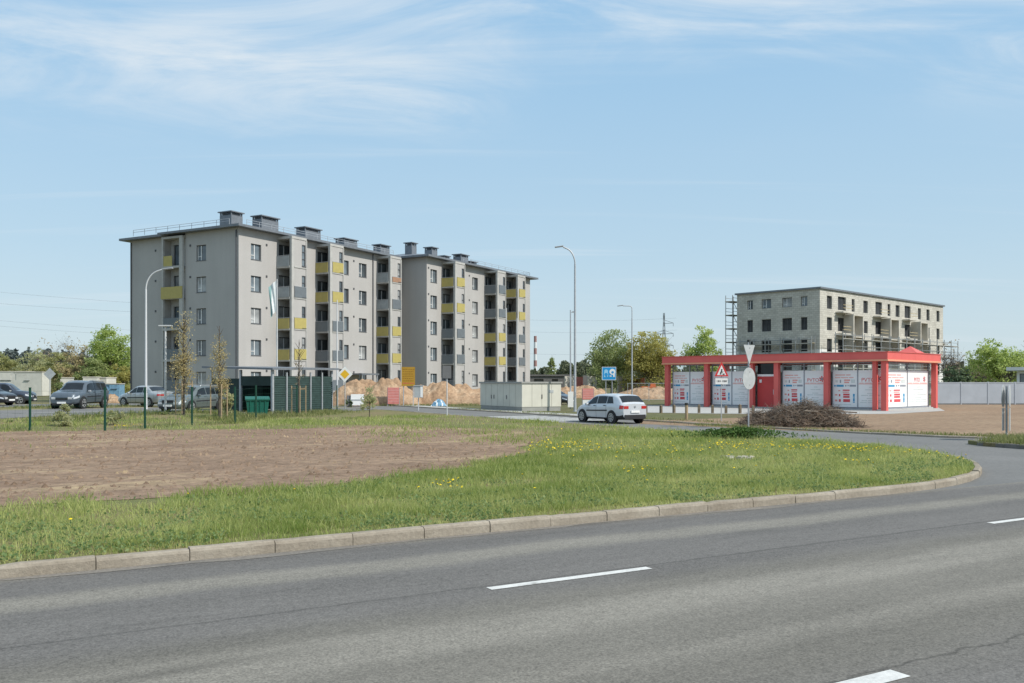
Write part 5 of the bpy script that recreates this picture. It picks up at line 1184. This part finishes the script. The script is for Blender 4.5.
def seen(UV, m=60):
    X = UV[:,0]*D.x+UV[:,1]*N.x; Yy = UV[:,0]*D.y+UV[:,1]*N.y; px = CX+F*X/np.maximum(Yy,.1); return (px > -m*2.5)&(px < 1024+m*2.5)
VV, FF, TT = [], [], []; off = 0
def add_blades(u0,u1,v0,v1,dens,h,w,seed,soilp=0.0,edge=None):
    global off
    rg = np.random.default_rng(seed); n = int((u1-u0)*(v1-v0)*dens); UV = np.stack([rg.uniform(u0,u1,n),rg.uniform(v0,v1,n)],1)
    UV = UV[plot_mask(UV)&seen(UV)]
    w1 = fbm(UV[:,0]*.9,UV[:,1]*.9,5)-.5+rg.normal(0,.10,len(UV)); w2 = fbm(UV[:,0]*.9,UV[:,1]*.9,9)-.5+rg.normal(0,.13,len(UV))
    ins = inpoly(UV+np.stack([w1*2.2,w2*2.2],1), soil_np)
    n1 = fbm(UV[:,0]*.55,UV[:,1]*.8,1); n2 = fbm(UV[:,0]*2.3,UV[:,1]*2.3,2); n3 = fbm(UV[:,0]*.25,UV[:,1]*.35,3)
    # the grass thins towards the back of the plot (mixed with soil) and where the ground is worn
    worn = np.clip(np.clip((UV[:,1]-25)/7, 0, .9)*np.clip((.66-n3)*5,0,1),0,.93)
    XX = UV[:,0]*D.x+UV[:,1]*N.x; YY = UV[:,0]*D.y+UV[:,1]*N.y; ppx = CX+F*XX/YY; ppy = HZ+F*(H-.13)/YY; mixz = np.clip((ppx-330)/90,0,1)*np.clip((446-ppy)/6,0,1)*.32*np.clip((n1-.38)*5,0,1)
    keep = (rg.random(len(UV)) < np.where(ins, np.maximum(soilp, mixz), (.40+.75*np.clip((n1*.6+n2*.4-.3)*2.6,0,1))*(1-worn)))
    UV = UV[keep]; ins = ins[keep]; n1 = n1[keep]; n2 = n2[keep]
    hh = h*(.35+1.0*n2**1.3+.5*n1)*rg.uniform(.6,1.3,len(UV)); near = UV[:,1] < 11.5; hh = np.where(near, hh*.55, hh)
    t = np.clip(.42+(.5-n1)*1.1+rg.normal(0,.20,len(UV))+(rg.random(len(UV)) < .10)*.45+np.where(near,.25,0), 0, 1)
    v, f, tt = blades(UV, hh, w, rg, ZPn(UV[:,0],UV[:,1])-.01, t); VV.append(v); FF.append(f+off); TT.append(tt); off += len(v)
add_blades(-14, 24, 11.15, 14.5, 1350, .115, .0046, 21)
add_blades(-22, 24, 14.5, 20, 640, .125, .0065, 22)
add_blades(-25, 24, 20, 30, 250, .135, .010, 23)
add_blades(-45, 24, 30, 48, 90, .15, .014, 24, .012)
add_blades(-14, 24, 11.15, 40, 22, .27, .006, 25)
me = bulk('grass', np.concatenate(VV), None, np.concatenate(FF), LG, np.concatenate(TT)); o = obj('grass', me); tag(o, 'long spring grass growing on the plot behind the kerb', 'grass', None, 'stuff')
# broad-leaved weeds through the turf near the kerb
rg = np.random.default_rng(31); n = 60000; UV = np.stack([rg.uniform(-14,24,n), 11.2+rg.exponential(3.2,n)],1); UV = UV[plot_mask(UV)&seen(UV)&~inpoly(UV, soil_np)]; n1 = fbm(UV[:,0]*1.3,UV[:,1]*1.3,7); UV = UV[n1 > .46]
P = np.stack([UV[:,0]*D.x+UV[:,1]*N.x, UV[:,0]*D.y+UV[:,1]*N.y, .14+rg.uniform(0,.09,len(UV))],1); V, Fq = leaf_verts(P, .045, rg, .3)
me = bulk('ground_weeds', V, Fq, None, leafmat('weed_leaf',(.13,.21,.065),(.29,.36,.16),.45), np.repeat(np.clip(rg.normal(.4,.25,len(P)),0,1),4)); tag(obj('ground_weeds', me), 'low broad-leaved weeds among the grass on the plot', 'weeds', None, 'stuff')
# verge on the far side of the side road, and round the car park
VV, FF, TT = [], [], []; off = 0
def strip(pts, wdt, dens, h, w, seed, zf=lambda u, v: 0*u):
    global off
    rg = np.random.default_rng(seed)
    for a, b in zip(pts[:-1], pts[1:]):
        a = Vector(a); b = Vector(b); L_ = (b-a).length; n = int(L_*wdt*dens); t = rg.random(n); s = rg.normal(0,.33,n)*wdt; d = (b-a).normalized(); nr = Vector((-d.y,d.x))
        UV = np.stack([a.x+(b.x-a.x)*t+nr.x*s, a.y+(b.y-a.y)*t+nr.y*s],1); n1 = fbm(UV[:,0]*.5,UV[:,1]*.5,seed); k = n1 > .42; UV = UV[k]; n1 = n1[k]
        v, f, tt = blades(UV, h*(.4+n1)*rg.uniform(.5,1.3,len(UV)), w, rg, zf(UV[:,0],UV[:,1]), np.clip(.5+rg.normal(0,.25,len(UV))+(.5-n1),0,1)); VV.append(v); FF.append(f+off); TT.append(tt); off += len(v)
G2 = lambda L: [uv(gp(x,y)) for x, y in L]
strip(G2([(1024,438.0),(950,436.4),(862,432.6),(780,429.5),(700,425.5),(652,421.5)]), .9, 160, .16, .013, 41)
strip(G2([(745,425),(690,421),(650,418.5)]), 1.6, 60, .16, .014, 42)
strip(G2([(566,413.5),(530,413),(522,413)]), 1.0, 120, .16, .015, 43)
strip([(30.9,46),(31,80)], .6, 60, .14, .02, 44)
strip(G2([(480,405.5),(400,406),(340,406)]), 2.2, 50, .22, .022, 45)
strip([(28.2,12.4),(28.4,18)], .8, 380, .20, .010, 46, lambda u, v: 0*u+.12)
strip([(29.2,12),(30,18.2),(36,14.5)], 2.2, 240, .22, .010, 47, lambda u, v: 0*u+.12)
fpu = [uv(p) for p in fpz]
strip(fpu, .8, 80, .24, .014, 48, ZPn)
strip([(-30,46.3),(2,46.8),(9,51),(16,54.5)], 1.6, 70, .28, .016, 49, ZPn)
strip([uv(gp(x,y,.13)) for x,y in ((215,422),(260,419.5),(300,416),(335,412))], 2.4, 130, .26, .014, 50, ZPn)
strip([(-60,64),(0,65),(9,67)], 3.0, 40, .2, .022, 51, ZPn)
me = bulk('verge_grass', np.concatenate(VV), None, np.concatenate(FF), LD, np.concatenate(TT)); tag(obj('verge_grass', me), 'tufts of grass along the fence and road verges', 'grass', None, 'stuff')
# dandelions
YF = pm('dandelion_yellow', (.75,.55,.01), .7, .1, 9)
rg = np.random.default_rng(61); pts = []
for px, py, r_, k in ((560,447,1.6,90),(545,452,1.4,40),(632,473,.35,16),(735,447,1.1,46),(770,449,1.0,30),(815,450,1.0,75),(850,452,.8,60),(868,453,.7,26),(860,465,.3,8),(960,462,.3,9),(600,450,2.5,40),(455,487,.3,7),(449,491,.25,6),(735,451,.7,14),(130,428,.5,10),(117,429,.5,14),(680,456,2.0,22),(905,456,.8,14)):
    c = uv(gp(px,py,.13))
    for _ in range(k): pts.append((c[0]+rg.normal(0,r_*.6), c[1]+rg.normal(0,r_*.6)))
for _ in range(120): pts.append((rg.uniform(0,24), rg.uniform(13,38)))
UV = np.array(pts); UV = UV[plot_mask(UV)&~inpoly(UV,soil_np)]
q = MB()
for u, v in UV:
    x, y = xy(u, v); z = ZP(u, v)+rg.uniform(.07,.17); r_ = rg.uniform(.018,.027); c = (x,y,z); k = 7; tilt = rg.normal(0,.35,2)
    ringp = [(x+math.cos(2*PI*j/k)*r_, y+math.sin(2*PI*j/k)*r_, z+(math.cos(2*PI*j/k)*tilt[0]+math.sin(2*PI*j/k)*tilt[1])*r_) for j in range(k)]
    for j in range(k): q.quad([ringp[j], ringp[(j+1)%k], (x,y,z+.012)], YF); q.quad([ringp[(j+1)%k], ringp[j], (x,y,z-.014)], YF)
    q.quad([(x-.003,y,z-.012),(x+.003,y,z-.012),(x+.003,y,z-.16),(x-.003,y,z-.16)], M['binm'])
tag(q.build('dandelions'), 'yellow dandelions scattered and clustered through the grass', 'flowers', None, 'stuff')
# soil clods and pebbles
rg = np.random.default_rng(71); us = [p[0] for p in soil]; vs_ = [p[1] for p in soil]; n = 16000
UV = np.stack([rg.uniform(max(min(us),-30),max(us),n), rg.uniform(min(vs_),max(vs_),n)],1); UV = UV[inpoly(UV,soil_np)&seen(UV)]
n = len(UV); s = .014+.06*rg.random(n)**4; base = np.array([(1,0,0),(-.5,.87,0),(-.5,-.87,0),(0,0,.9)]); a = rg.uniform(0,6.28,n); ca, sa = np.cos(a), np.sin(a)
C = np.stack([UV[:,0]*D.x+UV[:,1]*N.x, UV[:,0]*D.y+UV[:,1]*N.y, ZPn(UV[:,0],UV[:,1])+.008],1)
B = np.stack([np.stack([ca*b[0]-sa*b[1], sa*b[0]+ca*b[1], 0*a+b[2]],1) for b in base],1)*s[:,None,None]*rg.uniform(.7,1.4,(n,4,1)); V = (C[:,None,:]+B).reshape(-1,3); i = np.arange(n)*4
me = bulk('soil_clods', V, None, np.concatenate([np.stack([i,i+1,i+3],1),np.stack([i+1,i+2,i+3],1),np.stack([i+2,i,i+3],1)]), G_soil); tag(obj('soil_clods', me), 'small clods lying on the bare soil', 'soil', None, 'stuff')
p = gp(740,459,.13); q = MB(); rg2 = random.Random(4)
for i in range(9): 
    c = (rg2.uniform(-.5,.5), rg2.uniform(-.22,.22), .03); q.box(c, (rg2.uniform(.12,.32),rg2.uniform(.1,.2),rg2.uniform(.05,.10)), M['stone'], rg2.uniform(0,3), Matrix.Rotation(rg2.uniform(-.3,.3),3,'X'))
o = q.build('stone_rubble', None, False, (p.x,p.y,.13)); tag(o, 'small patch of pale stones in the grass near the curved kerb', 'stones', None, 'stuff')

# ------------------------------------------------------------------ trees
def branchy(q, p, d, L_, r, depth, rg, mat, tips, spread=.6, up=.25, kids=(2,4)):
    pts = [p]; rad = [r]; n = 4
    for i in range(n):
        d = (d+Vector((rg.gauss(0,.12),rg.gauss(0,.12),rg.gauss(0,.08)+up*.12))).normalized(); p = p+d*L_/n; pts.append(p); rad.append(r*(1-.5*(i+1)/n))
    q.tube(pts, rad, mat, 7 if depth > 1 else (5 if depth else 3), False); tips.append((p, L_))
    if depth == 0: return
    for k in range(rg.randint(*kids)+1):
        i = rg.randint(1, n) if k else n; a = rg.uniform(0,2*PI); s = Vector((math.cos(a),math.sin(a),rg.uniform(-.1,.7))); nd = (d*(1-spread)+s*spread).normalized()
        branchy(q, pts[i], nd, L_*rg.uniform(.55,.8), rad[i]*.72, depth-1, rg, mat, tips, spread, up, kids)
def tree(name, label, px, Y, top, wpx, mat, n, leaf, seed, crown0=.25, shape='round', depth=3, z0=0.0, bark='bark', cat='tree', group=None, clump=.21, gap=.0):
    rg = random.Random(seed); nr = np.random.default_rng(seed); x = at(px,Y); h = hz(top,Y)-z0; w_ = wpx/F*Y/2
    t = thing(name, label, cat, (x,Y,z0), rg.uniform(0,.5), group); q = MB(); tips = []
    if shape in ('round','wide','bare'):
        q.tube([(0,0,-.05),(.02*h*rg.uniform(-1,1),0,h*.12),(.03*h*rg.uniform(-1,1),.02*h*rg.uniform(-1,1),h*.26)], [h*.026,h*.019,h*.015], M[bark], 9)
        base = Vector((0,0,h*.22))
        for k in range(6): 
            a = 2*PI*k/6+rg.uniform(-.4,.4); el = rg.uniform(.35,1.2); d = Vector((math.cos(a)*math.cos(el)*min(1,w_/h*1.6),math.sin(a)*math.cos(el)*min(1,w_/h*1.6),math.sin(el))).normalized(); branchy(q, base, d, h*.30, h*.011, depth-1, rg, M[bark], tips)
        branchy(q, base, Vector((0,0,1)), h*.36, h*.013, depth-1, rg, M[bark], tips)
    else:
        q.tube([(0,0,-.05),(0,0,h*.5),(0,0,h*.97)], [h*.016,h*.010,h*.003], M[bark], 7)
        for k in range(26):
            f = rg.uniform(crown0,.95); a = rg.uniform(0,2*PI); prof = (1-f)**.8 if shape == 'cone' else math.sin(PI*min(1,max(0,(f-crown0)/(1-crown0)*.92+.06)))**.6
            e = Vector((math.cos(a)*w_*prof*.9,math.sin(a)*w_*prof*.9,h*f+(.05 if shape == 'cone' else .12)*h*prof)); q.tube([(0,0,h*f),e], [h*.004,h*.0015], M[bark], 4, False); tips.append((e,h*.1))
    q.build('trunk', t)
    if n:
        # leaf clumps spread over the crown volume, hung about branch tips where those fall inside it
        cl = []; tries = 0; nc = max(24, int(n/45)) if shape != 'bare' else max(60, n//3)
        cz = h*(crown0+1)/2; rz_ = h*(1-crown0)/2
        while len(cl) < nc and tries < 9000:
            tries += 1
            if tips and rg.random() < .45: p = rg.choice(tips)[0]+Vector((rg.gauss(0,.05*h),rg.gauss(0,.05*h),rg.gauss(0,.04*h)))
            else: p = Vector((rg.uniform(-w_,w_),rg.uniform(-w_,w_),rg.uniform(h*crown0,h)))
            f = (p.z/h-crown0)/(1-crown0)
            if f < 0 or f > 1: continue
            if shape == 'cone': R_ = w_*(1-f)**.85
            elif shape == 'column': R_ = w_*min(1,max(.0,(f*5)))*(1-max(0,f-.35)/.65*.75)
            else: R_ = w_*math.sqrt(max(0,1-((f-.42)/.60)**2))
            a = math.atan2(p.y,p.x); R_ *= .86+.16*math.sin(a*3+seed)+.12*math.sin(a*5+f*9+seed*2)+.10*math.sin(f*17+seed)
            d_ = math.hypot(p.x,p.y)
            if d_ > R_ or (shape in ('round','wide') and rg.random() > .25+.75*(d_/max(R_,.01))**1.2 and f < .8): continue
            if gap and hash((round(p.x/(w_*.35)),round(p.z/(h*.12)),seed)) % 100 < gap*100: continue
            cl.append(p)
        cl = np.array([tuple(p) for p in cl]); cs_ = nr.uniform(.6,1.4,len(cl))*clump*min(w_*1.2,h*.5); ct = nr.normal(0,.13,len(cl))
        idx = nr.integers(0,len(cl),n); dv = nr.normal(size=(n,3)); dv /= np.linalg.norm(dv,axis=1)[:,None]; rr_ = nr.random(n)**.5
        P = cl[idx]+dv*(cs_[idx]*rr_)[:,None]*np.array([1,1,.75]); P[:,2] = np.clip(P[:,2], .03*h if crown0 < .06 else crown0*h*.8, h)
        V, Fq = leaf_verts(P, leaf, nr); tn = np.clip(.45+ct[idx]+nr.normal(0,.16,n),0,1)
        me = bulk('crown', V, Fq, None, mat, np.repeat(tn,4)); obj('crown', me, t)
    return t
LM = dict(spring = leafmat('leaf_spring',(0.288,0.388,0.100),(0.604,0.676,0.260),.6), olive = leafmat('leaf_olive',(0.288,0.302,0.123),(0.548,0.532,0.244),.58), gold = leafmat('leaf_gold',(0.316,0.295,0.086),(0.604,0.562,0.202),.58),
  mid = leafmat('leaf_mid',(0.230,0.288,0.107),(0.446,0.490,0.216),.58), dark = leafmat('leaf_dark',(0.065,0.107,0.058),(0.158,0.202,0.100),.25), pine = leafmat('needle_dark',(0.079,0.116,0.079),(0.188,0.216,0.130),.25),
  bud = leafmat('leaf_bud',(0.374,0.302,0.144),(0.604,0.518,0.288),.45), dusk = leafmat('leaf_pale',(0.374,0.388,0.202),(0.619,0.604,0.346),.58), rust = leafmat('bud_brown',(0.346,0.288,0.202),(0.518,0.446,0.316),.45))
tree('broadleaf_tree','tall bright green tree against the left end of the apartment building',110,150,325,44,LM['spring'],9880,0.328,1,.10,gap=.12)
tree('broadleaf_tree','round olive green tree behind the site cabins at the far left edge',2,165,352,34,LM['olive'],4560,0.328,2,.10)
tree('broadleaf_tree','olive tree above the second cream cabin, left of the diamond sign',36,160,349,40,LM['dusk'],5320,0.328,3,.08,gap=.2)
tree('broadleaf_tree','yellowish tree directly behind the grey diamond sign back',58,155,353,34,LM['olive'],4940,0.312,4,.06)
tree('broadleaf_tree','brownish budding tree above the dark off-road car, left of the bright green tree',79,150,344,40,LM['bud'],4940,0.296,5,.06,gap=.2)
tree('broadleaf_tree','low green tree between the brownish tree and the bright green tree',94,146,357,34,LM['mid'],4560,0.296,6,.04)
tree('broadleaf_tree','golden low bush at the foot of the bright green tree by the building',121,142,362,26,LM['gold'],3800,0.281,7,.02)
tree('bare_tree','thin bare tree rising above the cream cabins on the left',46,170,334,30,LM['rust'],260,.32,8,.3,'bare',4)
tree('bare_tree','thin bare tree rising above the brownish budding tree on the left',74,165,333,30,LM['rust'],220,.32,9,.3,'bare',4)
tree('broadleaf_tree','large open-crowned green tree with visible limbs behind the slim lamp post',612,140,330,66,LM['mid'],9880,0.281,10,.10,'wide',4,gap=.10)
tree('broadleaf_tree','dense rounded golden olive tree just left of the red pavilion',650,136,332,54,LM['gold'],12350,0.281,11,.04)
tree('broadleaf_tree','grey-green thin tree in front of the lattice pylon',657,165,326,26,LM['dusk'],1710,0.281,29,.3,gap=.2)
tree('broadleaf_tree','upright fresh green tree standing behind the red pavilion roof',703,128,326,40,LM['spring'],6840,0.281,12,.12,gap=.15)
tree('conifer_tree','pointed green conifer above the grey slab building',552,190,354,16,LM['mid'],3040,0.281,13,.06,'cone')
tree('broadleaf_tree','wide fresh green tree with low limbs above the panel fence at the right',1003,118,338,74,LM['spring'],9500,0.265,14,.16,'wide',4,gap=.2)
tree('shrub','dark green rounded evergreen shrub behind the panel fence near the pavilion',957,98,366,30,LM['dark'],3000,.26,15,.02,cat='shrub')
tree('bare_tree','bare grey tree right of the block building above the panel fence',949,150,336,26,LM['rust'],200,.3,16,.3,'bare',4)
tree('bare_tree','bare brownish bush between the dark shrub and the wide green tree',978,125,356,26,LM['rust'],500,.28,17,.1,'bare',4)
tree('broadleaf_tree','broad green tree cut off by the right edge above the house',1046,128,335,50,LM['mid'],4940,0.281,18,.1)
# far woods
def woods(name, label, segs, mat, Y, seed, dens=2.2, leaf=1.2):
    nr = np.random.default_rng(seed); P = []
    for x0, x1, t0, t1 in segs:
        n = int((x1-x0)*dens)
        for k in range(n):
            px = nr.uniform(x0,x1); f = (px-x0)/(x1-x0); top = t0+(t1-t0)*f+nr.normal(0,1.6)+2.0*math.sin(px*.35+seed); Yy = Y+nr.uniform(-18,18); h = hz(top,Yy); w_ = h*nr.uniform(.10,.2); m = 46
            z = nr.random(m)*h; rr_ = w_*(1-z/h)**.6; a = nr.uniform(0,6.28,m); P.append(np.stack([at(px,Yy)+np.cos(a)*rr_, Yy+np.sin(a)*rr_, z],1))
    P = np.concatenate(P); V, Fq = leaf_verts(P, leaf, nr); me = bulk(name, V, Fq, None, mat, np.repeat(np.clip(nr.normal(.45,.22,len(P)),0,1),4)); tag(obj(name, me), label, 'wood', None, 'stuff')
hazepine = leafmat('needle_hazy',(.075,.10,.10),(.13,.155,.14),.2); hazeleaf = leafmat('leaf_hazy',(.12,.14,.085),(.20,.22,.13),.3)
woods('pine_wood', 'dark distant pine wood along the skyline at the left', [(-260,60,351,353),(60,130,354,362)], hazepine, 420, 1, 2.0, 1.7)
woods('distant_wood', 'distant mixed wood along the skyline in the middle', [(522,560,371,371),(560,600,366,361),(600,740,364,372)], hazeleaf, 330, 2, 2.2, 1.3)
woods('distant_wood', 'distant wood along the skyline at the right', [(930,990,366,364),(990,1400,366,368)], hazeleaf, 330, 3, 1.6, 1.4)
woods('undergrowth', 'olive undergrowth behind the site cabins at the left', [(-120,128,371,370)], LM['olive'], 175, 4, 1.5, .7)
# saplings and shrubs by the fence
def sapling(label, px, Y, top, wpx, mat, n, leaf, seed, crown0, stakes=True, shape='column', clump=.3):
    z0 = zg(px,Y); t = tree('sapling', label, px, Y, top, wpx, mat, n, leaf, seed, crown0, shape, 2, z0, cat='sapling', clump=clump)
    if stakes:
        for i, (dx, dy) in enumerate(((-.42,.1),(.40,.15),(.02,-.42))): q = MB(); q.tube([(dx,dy,-.02),(dx,dy,1.75)], .035, M['stake'], 7); q.build('stake', t)
        q = MB()
        for a, b_ in (((-.42,.1,1.6),(.40,.15,1.6)),((.40,.15,1.55),(.02,-.42,1.55)),((.02,-.42,1.6),(-.42,.1,1.6))): q.tube([a,b_], .02, M['stake'], 5)
        q.build('tie', t)
    return t
sapling('tall narrow sapling with russet young leaves tied to stakes before the grey estate car', 183.5, 47, 312, 17, LM['bud'], 3000, .08, 51, .16, clump=.85)
sapling('narrow russet sapling tied to stakes in front of the left post of the bin shelter', 219.5, 45.5, 323, 14, LM['bud'], 1800, .075, 52, .14, clump=.85)
t_ = sapling('slender nearly leafless sapling on stakes before the sunny side of the bin shelter', 299, 53, 340, 13, LM['rust'], 130, .09, 53, .35)
sapling('small sapling with sparse pale green leaves at the edge of the soil', 369.5, 48.5, 385, 22, LM['dusk'], 800, .10, 54, .22, False, 'cone')
sapling('leafy young larch on the verge in front of the dark off-road car', 64, 40.0, 404, 30, LM['dusk'], 1900, .085, 55, .06, False, 'cone')
tree('shrub','pointed yellow-green conifer shrub behind the bonnet of the dark off-road car',60,66,369,14,LM['mid'],1500,.12,56,.02,'cone',2,.43,cat='shrub')
tree('shrub','small leafy bush right of the second fence post by the dandelions',113,41,409,26,LM['dusk'],1500,.08,57,.02,'round',2,.13,cat='shrub')
tree('shrub','small grey-green bush at the foot of the leftmost fence post',11,41,419,13,LM['mid'],600,.07,58,.02,'round',2,.13,cat='shrub')
tree('shrub','low green bush right of the third fence post beside the lamp post',163,46.5,411,14,LM['mid'],600,.08,59,.02,'round',2,.3,cat='shrub')
tree('shrub','leafy green bush climbing the left post of the bin shelter',227,46.2,385,20,LM['dusk'],2000,.085,60,.02,'round',2,.13,cat='shrub')
tree('shrub','small dark green bush at the foot of the left clay heap',349,74,398,9,LM['dark'],600,.10,61,.02,'round',2,0,cat='shrub')
# tall weeds at the side-road kerb
nr = np.random.default_rng(81); q = []; c0_ = gp(742,438.5,.13); n = 3600; a = nr.uniform(0,6.28,n); r_ = np.abs(nr.normal(0,.5,n)); lob = .6+.4*fbm(np.cos(a)*2+5,np.sin(a)*2+5,3)
P = np.stack([c0_.x-.2+np.cos(a)*r_*2.0, c0_.y+np.sin(a)*r_*.9, .13+np.maximum(0,(.46-.20*r_**1.5)*lob)*nr.random(n)**.6],1); V, Fq = leaf_verts(P, .085, nr, .4)
me = bulk('nettle_clump', V, Fq, None, leafmat('nettle',(.045,.10,.02),(.12,.20,.05),.35), np.repeat(np.clip(nr.normal(.45,.25,n),0,1),4)); tag(obj('nettle_clump', me), 'lush clump of tall green weeds at the kerb in front of the brush pile', 'weeds', None, 'stuff')
# the brush pile
rg = random.Random(91); bp_ = gp(806,427.5); q = MB(); W_ = 120/F*bp_.y/2
tw = [M['twig'], pm('twig_grey',(.20,.165,.13),.95,.3,2), pm('twig_dark',(.085,.062,.048),.95,.3,2)]
for i in range(4200):
    x = rg.uniform(-1,1); env = (1-abs(x)**4.5)*(.82+.14*math.sin(x*5+1)+.10*math.sin(x*13)); x *= W_*.96; y = rg.gauss(0,.55); zt = max(.04, 1.30*env*(1-min(.8,abs(y)*.45))); z = zt*rg.random()**.65
    a = rg.uniform(0,2*PI); el = rg.gauss(.15,.45); L_ = rg.uniform(.25,1.0)*(1.0 if z < 1.0 else .7); d = Vector((math.cos(a)*math.cos(el),math.sin(a)*math.cos(el)*.7,math.sin(el))); p0 = Vector((x,y,z))-d*L_/2
    pts = [p0]; 
    for k in range(3): d = (d+Vector((rg.gauss(0,.22),rg.gauss(0,.22),rg.gauss(0,.18)))).normalized(); pts.append(pts[-1]+d*L_/3)
    pts = [Vector((p.x,p.y,max(.01,p.z))) for p in pts]; r0 = rg.choice((.006,.008,.010,.010,.016)); q.tube(pts, [r0,r0*.85,r0*.6,r0*.3], tw[rg.choices((0,1,2),(5,4,2))[0]], 3, False)
for i in range(26):
    a = rg.uniform(0,2*PI); x, y, z = rg.uniform(-W_*.7,W_*.7), rg.gauss(0,.4), rg.uniform(.05,.8); d = Vector((math.cos(a),math.sin(a)*.6,rg.uniform(-.1,.3)))*rg.uniform(.5,1.1); q.tube([(x,y,max(.05,z)),(x+d.x,y+d.y,max(.05,z+d.z))], rg.uniform(.02,.05), tw[rg.randint(0,1)], 6)
br_ = q.build('brush_pile', None, False, (bp_.x,bp_.y+.9,0)); tag(br_, 'long heap of dry cut branches and twigs at the edge of the brown field', 'brush pile')
